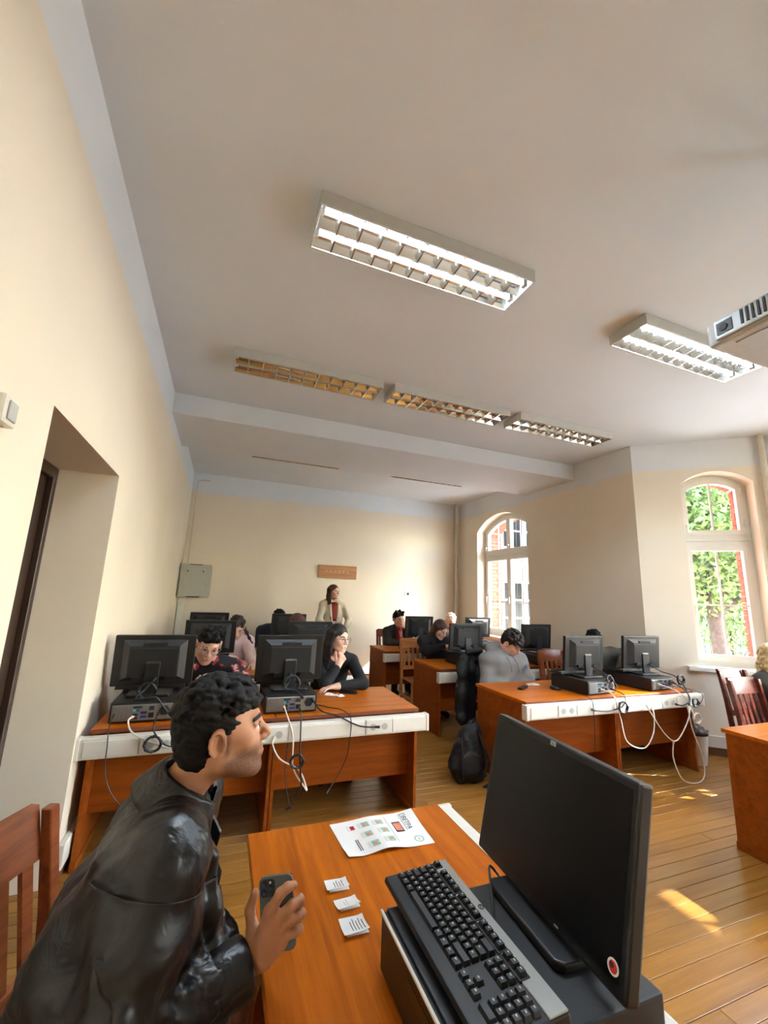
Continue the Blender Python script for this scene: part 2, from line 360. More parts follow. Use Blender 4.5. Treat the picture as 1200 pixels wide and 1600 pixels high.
def brick_surround(parent, T, arch, n0=.31, depth=.26, inset=.05, sides=(1, 1), s0=None, s1=None):
    """outer brick leaf of the wall: far backing mesh plus single bricks on the jambs"""
    a = arch.a - inset; mb = MB()
    lo, hi = (arch.c - a - .7 if s0 is None else s0), (arch.c + a + .7 if s1 is None else s1)
    def bx(x0, x1, z0, z1): mb.hexa([T @ Vector(p) for p in ((x0,n0,z0),(x1,n0,z0),(x1,n0+depth,z0),(x0,n0+depth,z0))], [T @ Vector(p) for p in ((x0,n0,z1),(x1,n0,z1),(x1,n0+depth,z1),(x0,n0+depth,z1))])
    bx(lo, arch.c - a - .012, -1.2, ZC + .4); bx(arch.c + a + .012, hi, -1.2, ZC + .4); bx(arch.c - a - .012, arch.c + a + .012, -1.2, arch.z0 - .03)
    N = 14
    for i in range(N):
        x0 = arch.c - a - .012 + 2*(a + .012)*i/N; x1 = x0 + 2*(a + .012)/N; za, zb = arch.top(x0, inset) + .012, arch.top(x1, inset) + .012
        mb.hexa([T @ Vector(p) for p in ((x0,n0,za),(x1,n0,zb),(x1,n0+depth,zb),(x0,n0+depth,za))], [T @ Vector(p) for p in ((x0,n0,ZC+.4),(x1,n0,ZC+.4),(x1,n0+depth,ZC+.4),(x0,n0+depth,ZC+.4))])
    mb.build('brick_leaf', M['brickwall'], parent)
    global brick_me
    if brick_me is None:
        b2 = MB(); b2.box(-.06, .06, -.125, .125, -.032, .032); brick_me = b2.mesh('brick', M['brick'], bevel=.004, seg=1)
    z = arch.z0; k = 0
    while z < arch.z1 - .02:
        for sd, on in ((-1, sides[0]), (1, sides[1])):
            if not on: continue
            for q in ((0,) if k % 2 else (-.0625, .0625)):
                o = link('brick', brick_me, parent); ss = arch.c + sd * (a + .055 + random.uniform(-.003, .003))
                o.matrix_local = T @ Matrix.Translation((ss, n0 + depth/2 + q, z + .036)) @ Matrix.Diagonal((1, 1 if k % 2 else .47, 1, 1))
        z += .075; k += 1
    for i in range(9):                                                # arch course
        x = arch.c - a + 2*a*(i + .5)/9; zz = arch.top(x, inset) + .04; ang = math.atan2(x - arch.c, zz - arch.zc)
        o = link('brick', brick_me, parent)
        o.matrix_local = T @ Matrix.Translation((x, n0 + depth/2, zz)) @ Matrix.Rotation(ang, 4, 'Y') @ Matrix.Diagonal((2*a/9/.128, 1, 1.1, 1))
def window(name, T, arch, nf=.20, wings=1, transom=(2.33, 2.45), cross=1.68, sill=True, hinge=1):
    root = tag(empty(name), kind='structure')
    fw, sw = .05, .06
    mb = MB(); ring(mb, arch.outline(0), arch.outline(fw), nf, nf + .09, T); mb.build('window_frame', M['pvc'], root, weld=True)
    P = lambda s, n, z: T @ Vector((s, n, z))
    def bar(nm, a, b, z0, z1, n0, n1, m='pvc', par=root):
        q = MB(); q.hexa([P(a,n0,z0),P(b,n0,z0),P(b,n1,z0),P(a,n1,z0)], [P(a,n0,z1),P(b,n0,z1),P(b,n1,z1),P(a,n1,z1)]); return q.build(nm, M[m], par, bevel=.003, seg=1)
    L0, R0 = arch.c - arch.a + fw, arch.c + arch.a - fw
    bar('transom', L0, R0, transom[0], transom[1], nf - .012, nf + .085)
    bar('transom_bead', L0 - .02, R0 + .02, (transom[0]+transom[1])/2 - .012, (transom[0]+transom[1])/2 + .012, nf - .03, nf)
    def pane(x0, x1, z0, z1fn, n):
        K = 8; q = MB(); vs = [P(x0, n, z0), P(x1, n, z0)] + [P(x1 + (x0-x1)*i/K, n, z1fn(x1 + (x0-x1)*i/K)) for i in range(K + 1)]
        q.add(vs, [tuple(range(len(vs)))]); return q.build('pane', M['glass'], root)
    wd = (R0 - L0) / wings
    for k in range(wings):
        a, b = L0 + k*wd, L0 + (k+1)*wd; m_ = (a + b) / 2; n = nf - .02
        # lower sash
        o = [(a, arch.z0+fw), (b, arch.z0+fw), (b, transom[0]), (a, transom[0])]; i = [(a+sw, arch.z0+fw+sw+.02), (b-sw, arch.z0+fw+sw+.02), (b-sw, transom[0]-sw), (a+sw, transom[0]-sw)]
        q = MB(); ring(q, o, i, n, n + .075, T); q.build('sash', M['pvc'], root, weld=True)
        bar('muntin', m_ - .011, m_ + .011, i[0][1], i[2][1], n + .02, n + .05); bar('muntin', i[0][0], i[1][0], cross - .011, cross + .011, n + .022, n + .048)
        for (x0, x1) in ((i[0][0], m_ - .011), (m_ + .011, i[1][0])):
            pane(x0, x1, i[0][1], lambda x: cross - .011, n + .035); pane(x0, x1, cross + .011, lambda x, z=i[2][1]: z, n + .035)
        # upper sash under the arch
        def oo(d):
            N = 10; A_, B_ = a + d, b - d
            return [(A_, transom[1] + d), (B_, transom[1] + d)] + [(B_ + (A_-B_)*t/N, arch.top(B_ + (A_-B_)*t/N, fw + d)) for t in range(N + 1)]
        q = MB(); ring(q, oo(0), oo(sw), n, n + .075, T); q.build('sash', M['pvc'], root, weld=True)
        bar('muntin', m_ - .011, m_ + .011, transom[1] + sw, arch.top(m_, fw + sw) + .01, n + .02, n + .05)
        for (x0, x1) in ((a + sw, m_ - .011), (m_ + .011, b - sw)): pane(x0, x1, transom[1] + sw, lambda x: arch.top(x, fw + sw), n + .035)
        hs = a + .03 if hinge > 0 else b - .03
        for hz in ((arch.z0 + transom[0]) / 2 - .03, transom[1] + .12):
            q = MB(); q.tube([P(hs, n - .004, hz), P(hs, n - .035, hz)], .012, 8); q.tube([P(hs, n - .035, hz + .012), P(hs, n - .035, hz - .11)], .009, 8); q.build('handle', M['white_pl'], root)
    for hz in (arch.z0 + .14, transom[0] - .12, transom[1] + .1, arch.z1 - .12):
        q = MB(); hs = R0 - .005 if hinge > 0 else L0 + .005; q.tube([P(hs, nf - .026, hz), P(hs, nf - .026, hz + .09)], .012, 8); q.build('hinge', M['white_pl'], root)
    if sill:
        q = MB(); q.hexa([P(arch.c-arch.a-.12,-.07,arch.z0-.045),P(arch.c+arch.a+.12,-.07,arch.z0-.045),P(arch.c+arch.a+.12,nf,arch.z0-.045),P(arch.c-arch.a-.12,nf,arch.z0-.045)],
               [P(arch.c-arch.a-.12,-.07,arch.z0+.002),P(arch.c+arch.a+.12,-.07,arch.z0+.002),P(arch.c+arch.a+.12,nf,arch.z0+.002),P(arch.c-arch.a-.12,nf,arch.z0+.002)])
        q.build('window_sill', M['pvc'], root, bevel=.006)
    return root

# right wall with the wide arched window (A->B runs so that n points outward = +X)
arch1 = Arch(8.08 - 6.565, .77, .92, 2.96, .29)
wall_r, T1 = wall_with_window('wall_right', (XR, YB), (XR, 3.73), arch1)
brick_surround(wall_r, T1, arch1, sides=(1, 1), s0=.0, s1=3.2)
window('window_1', T1, arch1, nf=.21, wings=2, transom=(2.42, 2.52), cross=1.56)
# bay: three facets, each with a narrower arched window
arch2 = Arch(.885, .372, .93, 3.12, .15)
wall_b1, T2 = wall_with_window('wall_bay_back', BAY[0], BAY[1], arch2)
brick_surround(wall_b1, T2, arch2, sides=(1, 1), s0=.25, s1=1.75)
window('window_2', T2, arch2, nf=.22, wings=1, transom=(2.36, 2.50), cross=1.64)
arch3 = Arch(.75, .40, .93, 3.12, .15)
wall_b2, T3 = wall_with_window('wall_bay_side', BAY[1], BAY[2], arch3)
window('window_3', T3, arch3, nf=.22, wings=1, transom=(2.36, 2.50), cross=1.64)
arch4 = Arch(.85, .40, .93, 2.87, .15)
wall_b3, T4 = wall_with_window('wall_bay_front', BAY[2], BAY[3], arch4)
window('window_4', T4, arch4, nf=.22, wings=1, transom=(2.36, 2.50), cross=1.64)
arch5 = Arch(.37 + 1.02, .44, .92, 2.96, .18)
_w, T5 = wall_with_window('wall_right_front', (XR, .37), (XR, YF), arch5)
window('window_added', T5, arch5, nf=.21, wings=1, transom=(2.42, 2.52), cross=1.56)  # added unseen window, lets in daylight for the near ceiling and left wall
wall_with_window('wall_front', (XR + .3, YF), (XL - .45, YF))
wb_, _ = wall_with_window('wall_back', (XL - .45, YB), (XR + .3, YB))
# left wall with the door niche
mb = MB(); D0, D1, DZ, XN = 1.90, 3.03, 2.305, -1.05
for (a, b, z0, z1) in ((YF - .3, D0, -.02, ZC), (D1, YB + .3, -.02, ZC), (D0, D1, DZ, ZC)): mb.box(XL - .4, XL, a, b, z0, z1)
tag(mb.build('wall_left', M['wall']), kind='structure')
d = tag(empty('door_1'), kind='structure')
q = MB(); q.box(XN - .06, XN, D0, D1, 0, DZ + .02); q.build('door_leaf', M['door'], d)
for (a, b, z0, z1) in ((D0, D0 + .08, 0, DZ), (D1 - .05, D1, 0, DZ), (D0 + .08, D1 - .05, DZ - .07, DZ)):
    q = MB(); q.box(XN, XN + .035, a, b, z0, z1); q.build('door_frame', M['door'], d, bevel=.004, seg=1)
for z0, z1 in ((.2, .95), (1.1, 2.1)):
    for a, b in ((D0 + .18, D0 + .5), (D0 + .6, D1 - .15)):
        q = MB(); q.box(XN, XN + .012, a, b, z0, z1); q.build('door_panel', M['door'], d, bevel=.006, seg=1)
q = MB(); q.tube([(XN, D0 + .16, 1.02), (XN + .05, D0 + .16, 1.02), (XN + .05, D0 + .28, 1.02)], .011, 8); q.build('door_handle', M['steel'], d)
# baseboards: white trunking above a brown skirting
def baseboard(name, A, B, s0=0, s1=None, zt=.205, zb=.085):
    T, Ls = frame_of(A, B); s1 = Ls if s1 is None else s1; P = lambda s, n, z: T @ Vector((s, n, z))
    q = MB(); q.hexa([P(s0,-.035,zb),P(s1,-.035,zb),P(s1,-.001,zb),P(s0,-.001,zb)], [P(s0,-.035,zt),P(s1,-.035,zt),P(s1,-.001,zt),P(s0,-.001,zt)])
    o = tag(q.build(name, M['white_pl'], bevel=.006), kind='structure')
    q = MB(); q.hexa([P(s0,-.02,0),P(s1,-.02,0),P(s1,-.001,0),P(s0,-.001,0)], [P(s0,-.02,zb),P(s1,-.02,zb),P(s1,-.001,zb),P(s0,-.001,zb)]); q.build('skirting', M['skirting'], o)
baseboard('baseboard_back', (XL, YB), (XR, YB)); baseboard('baseboard_right', (XR, YB), (XR, 3.73))
baseboard('baseboard_bay', BAY[0], BAY[1]); baseboard('baseboard_left', (XL, D1 + .0), (XL, YB), zt=.2, zb=.075)

# ================================================================ OUTSIDE
g = MB(); g.box(-60, 80, -60, 80, -1.3, -1.2)
# ground without the room's own footprint is simply far below the floor
tag(g.build('ground', M['bounce_ground']), kind='structure')
def leaves(n, c, r, size, seed):
    rng = np.random.default_rng(seed); mb = MB(); V = []; F = []
    for i in range(n):
        d_ = rng.normal(size=3); d_ /= np.linalg.norm(d_); p = np.array(c) + d_ * np.array(r) * (rng.random() ** .45)
        a = rng.normal(size=3); a /= np.linalg.norm(a); b = np.cross(a, rng.normal(size=3)); b /= np.linalg.norm(b); s_ = size * rng.uniform(.6, 1.4)
        k = len(V); V += [tuple(p - a*s_), tuple(p + b*s_*.5), tuple(p + a*s_), tuple(p - b*s_*.5)]; F.append((k, k+1, k+2, k+3))
    return V, F
def tree(base, h, crown, label, seed, n=2600, size=.17, trunk=.16, lean=(0, 0)):
    rng = random.Random(seed); t = empty('garden_tree', base); tag(t, label, 'tree', 'trees outside the windows')
    q = MB(); pts = catmull([(0, 0, -.1), (.08 + lean[0]*.3, .05, h*.35), (lean[0]*.7, lean[1]*.7, h*.7), (lean[0], lean[1], h)], 6); q.tube(pts, [trunk*(1 - .6*i/len(pts)) for i in range(len(pts))], 9)
    q.build('trunk', M['bark'], t, smooth=True)
    for k in range(6):
        a = k * 1.05 + rng.random(); z = h * rng.uniform(.45, .85); L_ = crown[0] * rng.uniform(.5, .9)
        q = MB(); q.tube(catmull([(lean[0]*z/h, lean[1]*z/h, z), (math.cos(a)*L_*.5, math.sin(a)*L_*.5, z + .5), (math.cos(a)*L_, math.sin(a)*L_, z + 1.1)], 5), [trunk*.45*(1 - .07*i) for i in range(11)], 6); q.build('branch', M['bark'], t, smooth=True)
    V, F = leaves(n, (lean[0], lean[1], h + crown[2]*.25), crown, size, seed); q = MB(); q.add(V, F); o = q.build('foliage', M['leaf'], t); o['kind'] = 'stuff'
    return t
tree((10.0, 6.0, -1.2), 4.2, (2.0, 2.0, 2.2), 'leafy green tree with a dark forked trunk filling the narrow window', 3, n=13000, size=.075, trunk=.2, lean=(.3, .2))
tree((14.5, 10.2, -1.2), 4.8, (3.2, 3.2, 3.4), 'tall bright green tree farther off behind the iron fence', 4, n=13000, size=.11)
tree((12.9, 7.4, -1.2), 2.2, (.9, .9, 1.0), 'slim young tree with thin stems standing before the iron fence', 5, n=2200, size=.06, trunk=.05)
fr = empty('iron_fence', (0, 0, 0)); tag(fr, 'dark green iron picket fence beyond the narrow window', 'fence')
pk = MB(); pk.box(-.018, .018, -.018, .018, 0, 1.5); pk.hexa([(-.018,-.018,1.5),(.018,-.018,1.5),(.018,.018,1.5),(-.018,.018,1.5)], [(-.002,-.002,1.58),(.002,-.002,1.58),(.002,.002,1.58),(-.002,.002,1.58)])
pk_me = pk.mesh('picket', M['fence'])
FA, FB = Vector((11.4, 10.6, -.75)), Vector((16.8, 5.6, -.75)); NP = 52
for i in range(NP):
    o = link('picket', pk_me, fr); o.location = FA.lerp(FB, i / (NP - 1))
for z in (.25, 1.3):
    q = MB(); q.tube([FA + Vector((0, 0, z)), FB + Vector((0, 0, z))], .022, 6); q.build('rail', M['fence'], fr)
q = MB(); q.hexa([FA + Vector(p) for p in ((-.2,-.2,-.5),(.2,-.2,-.5),(.2,.2,-.5),(-.2,.2,-.5))], [FA + Vector(p) for p in ((-.2,-.2,0),(.2,-.2,0),(.2,.2,0),(-.2,.2,0))])
q = MB(); q.tube([FA + Vector((0, 0, -.12)), FB + Vector((0, 0, -.12))], .13, 4); q.build('plinth', M['plaster'], fr)
pil = empty('brick_pillar', (8.55, 6.35, -1.2)); tag(pil, 'sunlit red brick gate pillar at the edge of the narrow window', 'pillar')
q = MB(); q.box(-.235, .235, -.235, .235, 0, 2.55); q.build('core', M['mortar'], pil)
for k in range(32):
    for (x, yy, rz) in ((-.125, -.215, R(90)), (.125, -.215, R(90)), (-.215, .125, 0), (-.215, -.125, 0)):
        o = link('brick', brick_me, pil); o.location = (x, yy, .04 + k * .08); o.rotation_euler = (0, 0, rz); o.scale = (.8, .94, 1.05)
q = MB(); q.hexa([(-.3,-.3,2.56),(.3,-.3,2.56),(.3,.3,2.56),(-.3,.3,2.56)], [(-.05,-.05,2.86),(.05,-.05,2.86),(.05,.05,2.86),(-.05,.05,2.86)]); q.build('cap', M['brick'], pil)
# brick wing of the building opposite the wide window
wg = empty('brick_wing', (0, 0, 0)); tag(wg, 'red brick building wing seen through the wide arched window', 'building')
q = MB(); q.box(6.6, 14.0, 13.6, 14.4, -1.2, 9); q.build('facade', M['wing'], wg)
q = MB(); q.box(7.3, 7.75, 12.9, 13.6, -1.2, 9); q.box(9.3, 9.75, 12.9, 13.6, -1.2, 9); q.build('pier', M['wing'], wg)
for i, x in enumerate((7.95, 8.55, 9.95, 10.6, 11.3)):
    for z in (.2, 3.6):
        q = MB(); q.box(x, x + .45, 13.52, 13.6, z, z + 2.1); f = q.build('window', M['pvc'], wg)
        for k in range(2):
            for j in range(3):
                q = MB(); q.box(x + .03 + k*.205, x + .215 + k*.205, 13.5, 13.525, z + .06 + j*.68, z + .68 + j*.68); q.build('pane', M['screen'], f)
# ================================================================ LAMPS
LW, LD, LH = 1.38, .31, .085
def make_lamp(lit):
    r = empty('ceiling_lamp')
    q = MB(); x, y = LW/2, LD/2
    for b in ((-x, x, -y, -y + .012), (-x, x, y - .012, y), (-x, -x + .012, -y + .012, y - .012), (x - .012, x, -y + .012, y - .012)): q.box(*b, -LH, 0)
    q.box(-x + .012, x - .012, -y + .012, y - .012, -.012, 0); q.build('housing', M['lamp'], r, bevel=.002, seg=1)
    for s in (-1, 1):
        yc = s * LD/4 * .94; hw = LD/4 * .92
        def fn(u, v):
            t = (u - .5) * 2; return (-x + .016 + v*(LW - .032), yc + t*hw, -.018 - (LH - .022) * abs(t)**2.2)
        q = MB(); q.grid(fn, 10, 1); q.build('reflector', M['mirror'], r, smooth='all')
        q = MB(); q.tube([(-x + .03, yc, -.04), (x - .03, yc, -.04)], .013, 12); q.build('tube', M['tube_on'] if lit else M['tube_off'], r, smooth=True)
        for e in (-1, 1):
            q = MB(); q.box(e*(x - .025) - .012, e*(x - .025) + .012, yc - .016, yc + .016, -.062, -.014); q.build('lamp_holder', M['white_pl'], r)
    return r
fin = MB(); hw = LD/4 * .9
pts = [(-hw, -.004), (-hw*.55, -.014), (0, -.020), (hw*.55, -.014), (hw, -.004), (hw, -.052), (hw*.5, -.044), (0, -.041), (-hw*.5, -.044), (-hw, -.052)]
for (ya, za), (yb, zb), (yc_, zc_), (yd, zd) in (( (-hw,-.03),(0,-.056),(0,-.0835),(-hw,-.0835)), ((0,-.056),(hw,-.03),(hw,-.0835),(0,-.0835))):
    fin.hexa([(-.004,ya,zd),(.004,ya,zd),(.004,yb,zc_),(-.004,yb,zc_)], [(-.0015,ya,za),(.0015,ya,za),(.0015,yb,zb),(-.0015,yb,zb)])
fin_me = fin.mesh('louvre_blade', M['mirror'])
def lamp(x, y, lit, label, proto={}):
    if lit not in proto:
        r = make_lamp(lit); proto[lit] = r
        for s in (-1, 1):
            for k in range(10):
                o = link('louvre_blade', fin_me, r); o.location = (-LW/2 + LW*(k + 1)/11, s*LD/4*.94, 0)
    else: r = copy_tree(proto[lit])
    r.location = (x, y, ZC - .001); tag(r, label, 'ceiling lamp', 'louvred ceiling lamps'); return r
lamp(.96, 1.965, True, 'lit twin tube ceiling lamp nearest the camera, large and bright')
lamp(3.33, 1.965, True, 'lit twin tube ceiling lamp beside the projector')
lamp(.58, 3.655, False, 'unlit louvred ceiling lamp before the beam, nearest the left wall')
lamp(2.08, 3.655, False, 'unlit louvred ceiling lamp in the middle of the row before the beam')
lamp(3.60, 3.655, False, 'unlit louvred ceiling lamp before the beam, nearest the windows')
lamp(.90, 6.22, False, 'unlit lamp half hidden behind the ceiling beam, left of two')
lamp(3.20, 6.22, False, 'unlit lamp half hidden behind the ceiling beam, right of two')

# ================================================================ PROJECTOR
pj = empty('projector', (2.12, .94, 2.75)); pj.rotation_euler = (0, 0, R(-1)); tag(pj, 'white projector hanging from the ceiling at the right edge', 'projector')
# body: x to the right, y away from the camera; its corner at (-.2, .12)
q = MB(); q.box(-.20, .42, -.42, .11, 0, .11); q.build('body', M['grey_pl'], pj, bevel=.018, seg=3)
q = MB(); q.box(-.215, -.198, -.38, .07, .012, .105); q.build('side_panel', M['silver'], pj, bevel=.006)
for k in range(12):
    q = MB(); q.box(-.219, -.214, -.26 + k*.02, -.252 + k*.02, .03, .095); q.build('vent_slat', M['black_mat'], pj)
q = MB(); q.box(-.218, -.2135, .0, .06, .03, .085); q.build('label_plate', M['panel_grey'], pj)
q = MB(); q.cyl((-.216, .035, .058), (-.221, .035, .058), .018, n=16); q.build('socket', M['black_mat'], pj)
q = MB(); q.box(-.15, .02, -.2, .03, -.004, .001); q.build('filter_cover', M['silver'], pj, bevel=.002)
q = MB(); q.box(.08, .36, -.3, .02, -.005, .001); q.build('lamp_cover', M['silver'], pj, bevel=.002)
q = MB(); q.box(-.10, .30, -.34, .02, .118, .14); q.build('mount_plate', M['black_pl'], pj, bevel=.004)
q = MB(); q.cyl((.1, -.16, .14), (.1, -.16, ZC - 2.75), .028); q.build('mount_pole', M['black_pl'], pj, smooth=True)
for sx in (-.05, .25):
    q = MB(); q.box(sx - .02, sx + .02, -.28, -.04, .106, .12); q.build('mount_arm', M['black_pl'], pj)
# ================================================================ THINGS ON THE WALLS
cb = empty('network_cabinet', (-.44, YB - .002, 1.45)); tag(cb, 'grey metal network cabinet hung in the back left corner', 'cabinet')
q = MB(); q.box(-.24, .24, -.40, 0, 0, .55); q.build('body', M['cabinet'], cb, bevel=.004, seg=1)
q = MB(); q.box(-.225, .205, -.418, -.402, .02, .53); dr = q.build('door', M['cabinet'], cb, bevel=.004, seg=1)
q = MB(); q.box(-.17, .14, -.423, -.417, .06, .48); q.build('door_panel', M['cabinet'], dr, bevel=.003, seg=1)
for x in (-.12, .12):
    q = MB(); q.cyl((x, -.417, .43), (x, -.432, .43), .012, n=10); q.build('lock', M['black_pl'], dr)
for z in (.005, .535):
    q = MB(); q.box(-.1, .1, -.405, -.40, z, z + .012); q.build('vent', M['black_mat'], cb)
q = MB(); q.box(.2405, .248, -.36, -.04, .03, .52); q.build('side_panel', M['cabinet'], cb)
cd = empty('cable_duct', (-.63, YB - .001, .21)); tag(cd, 'white cable duct running down below the network cabinet', 'duct')
q = MB(); q.box(-.05, .05, -.06, 0, 0, 1.12); q.build('channel', M['white_pl'], cd, bevel=.004, seg=1)
q = MB(); q.box(-.06, .06, -.07, 0, 1.12, 1.235); q.build('end_piece', M['white_pl'], cd, bevel=.008)
sg = empty('wooden_sign', (2.11, YB - .001, 1.89)); tag(sg, 'small tan wooden board with raised lettering on the back wall', 'sign')
q = MB(); q.box(-.39, .39, -.03, 0, 0, .255); q.build('board', M['sign'], sg, bevel=.004, seg=1)
mtx = Matrix.Translation((.02, -.0305, .135)) @ Matrix.Rotation(R(90), 4, 'X')
q = MB()
for k, ch in enumerate('+L·I·C·E·L'.replace('·', '')):
    text_mb(ch, .070, q, Matrix.Translation((-.22 + k*.085, -.0305, .135)) @ Matrix.Rotation(R(90), 4, 'X'), depth=.004)
q.build('lettering', M['pipe'], sg)
so = empty('wall_socket', (3.635, YB - .001, 1.59)); tag(so, 'small white socket plate on the back wall above the desks', 'socket')
q = MB(); q.box(-.055, .055, -.012, 0, 0, .11); q.build('plate', M['white_pl'], so, bevel=.004)
q = MB(); q.cyl((.015, -.012, .055), (.015, -.0135, .055), .03, n=20); q.build('opening', M['panel_grey'], so)
wsw = empty('wall_switch', (XL + .001, 1.535, 2.13)); tag(wsw, 'white plastic box on the left wall at the very edge', 'switch')
q = MB(); q.box(0, .03, -.045, .045, -.045, .045); q.build('plate', M['white_pl'], wsw, bevel=.01); q = MB(); q.box(.03, .036, -.025, .025, -.03, .03); q.build('rocker', M['grey_pl'], wsw, bevel=.003)
def pipe(label, pts, r, brackets):
    t = empty('heating_pipe'); tag(t, label, 'pipe'); q = MB(); q.tube(pts, r, 12); q.build('pipe_run', M['pipe'], t, smooth=True)
    for (c, d_) in brackets:
        q = MB(); q.tube([Vector(c) + Vector((0, 0, -.015)), Vector(c) + Vector((0, 0, .015))], r + .006, 12); q.tube([c, Vector(c) + Vector(d_)], .006, 6); q.build('bracket', M['pipe'], t)
pipe('thin cream pipe rising in the back left corner', catmull([(-.60, 8.02, 2.03), (-.60, 8.02, 3.0), (-.60, 8.02, 3.46), (-.58, 8.02, 3.52), (-.52, 8.02, 3.54)], 5) + [Vector((-.40, 8.02, 3.54))], .014, [((-.60, 8.02, 2.6), (0, .06, 0))])
pipe('cream heating pipe standing in the back right corner', [(4.76, 7.98, 0.0), (4.76, 7.98, ZC)], .028, [((4.76, 7.98, z), (0, .1, 0)) for z in (1.2, 2.8)])
pipe('cream heating pipe in the bay corner at the right edge', [(5.86, 2.79, 0.0), (5.86, 2.79, ZC)], .03, [((5.86, 2.79, z), (.08, 0, 0)) for z in (1.2, 2.8)])

# ================================================================ DESKS
DH = .76
def make_desk(L, D=.765):
    r = empty('computer_desk')
    q = MB(); q.box(0, L, 0, D, DH - .026, DH); t = q.build('desktop', M['desk'], r, bevel=.003, seg=1)
    q = MB(); q.box(-.0015, L + .0015, -.0015, 0, DH - .026, DH - .002); q.build('edge_band', M['edge'], t)
    wav = [(.02, 0), (D - .03, 0)] + [(D - .03, .04 + k*.0575) for k in range(1, 12)] + [(D - .03, DH - .0265), (.02, DH - .0265)]
    for x in (0, L - .022):
        q = MB(); q.prism([(a, max(b, 0)) for a, b in wav], 0, x, x + .022); p = q.build('side_panel', M['desk_side'], r)
        q = MB(); q.box(x - (.001 if x == 0 else .006), x + (.028 if x == 0 else .023), .010, D - .02, 0, .05); q.build('foot_rail', M['desk_side'], p, bevel=.003, seg=1)
    q = MB(); q.box(.022, L - .022, .13, .148, .25, DH - .0265); q.build('modesty_panel', M['desk_side'], r)
    return r
def desk(x, y, L, label, rz=0, proto={}):
    if L not in proto: r = proto[L] = make_desk(L)
    else: r = copy_tree(proto[L])
    r.location = (x, y, 0); r.rotation_euler = (0, 0, rz); return tag(r, label, 'desk', 'wooden computer desks')
YR = {1: 3.125, 2: 4.64, 3: 6.17}
XLD = (-.645, .445); XRD = {1: (2.525, 3.585), 2: (2.55, 3.61), 3: (2.45, 3.51)}
od = {1: 'first', 2: 'second', 3: 'third'}
for k in (1, 2, 3):
    desk(XLD[0], YR[k], 1.085, f'wooden computer desk against the left wall in the {od[k]} row')
    desk(XLD[1], YR[k], 1.085, f'wooden computer desk by the aisle in the {od[k]} row, left block')
    yk = YR[k] - (.045 if k == 1 else 0)
    desk(XRD[k][0], yk, 1.055, f'wooden computer desk by the aisle in the {od[k]} row, right block')
    desk(XRD[k][1], yk, 1.055, f'wooden computer desk near the windows in the {od[k]} row, right block')
desk(.942, .62, 1.11, 'wooden computer desk in the foreground with papers and a keyboard', R(90))
desk(3.475, 1.372, 1.085, 'wooden desk with a plain side panel at the right edge of the photo')
def trunking(x0, x1, y, label, z0=.612, z1=.728, rz=0, sockets=(), origin=None):
    t = empty('cable_trunking', origin or (x0, y, 0), rz); tag(t, label, 'cable trunking', 'white cable trunking under the desktops'); L = x1 - x0
    q = MB(); q.box(0, L, -.066, -.002, z0, z1); q.build('channel', M['white_pl'], t, bevel=.01, seg=3)
    for x in (-.012, L - .012):
        q = MB(); q.box(x, x + .024, -.07, -.0015, z0 - .003, z1 + .003); q.build('end_cap', M['white_pl'], t, bevel=.008, seg=3)
    cuts = [.03] + [c for s in sockets for c in (s - .11, s + .11)] + [L - .03]
    for a, b in zip(cuts[::2], cuts[1::2]):
        if b - a > .05:
            q = MB(); q.box(a, b, -.0715, -.064, z0 + .014, z1 - .014); q.build('cover', M['white_pl'], t, bevel=.002, seg=1)
    for s in sockets:
        q = MB(); q.box(s - .10, s + .10, -.074, -.064, z0 + .01, z1 - .01); p = q.build('socket_plate', M['white_pl'], t, bevel=.003, seg=1)
        for dx in (-.045, .045):
            q = MB(); q.tube([(s + dx, -.0745, (z0+z1)/2), (s + dx, -.076, (z0+z1)/2)], .024, 16); q.build('socket', M['grey_pl'], p)
            q = MB(); q.tube([(s + dx, -.0755, (z0+z1)/2), (s + dx, -.0765, (z0+z1)/2)], .018, 16); q.build('socket_well', M['cabinet'], p)
trunking(-.685, 1.575, YR[1] - .002, 'white cable trunking along the front of the first left desk row', sockets=(.42, 1.10, 1.86))
trunking(2.485, 4.685, YR[1] - .047, 'white cable trunking along the first right desk row, partly in sun', z0=.63, z1=.745, sockets=(.42, 1.13, 1.70))
trunking(-.665, 1.575, YR[2] - .002, 'white cable trunking along the front of the second left desk row', sockets=(.42, 1.10))
trunking(2.51, 4.70, YR[2] - .002, 'white cable trunking along the front of the second right desk row', sockets=(1.05, 1.75))
trunking(-.665, 1.575, YR[3] - .002, 'white cable trunking along the front of the third left desk row')
trunking(2.41, 4.60, YR[3] - .002, 'white cable trunking along the front of the third right desk row', sockets=(1.05,))
trunking(0, 1.13, 0, 'white cable trunking behind the foreground desk, seen along its edge', z0=.63, z1=.745, rz=R(90), origin=(.944, .61, 0))
trunking(0, 1.13, 0, 'white cable trunking on the near side of the right edge desk', origin=(3.45, 1.370, 0))

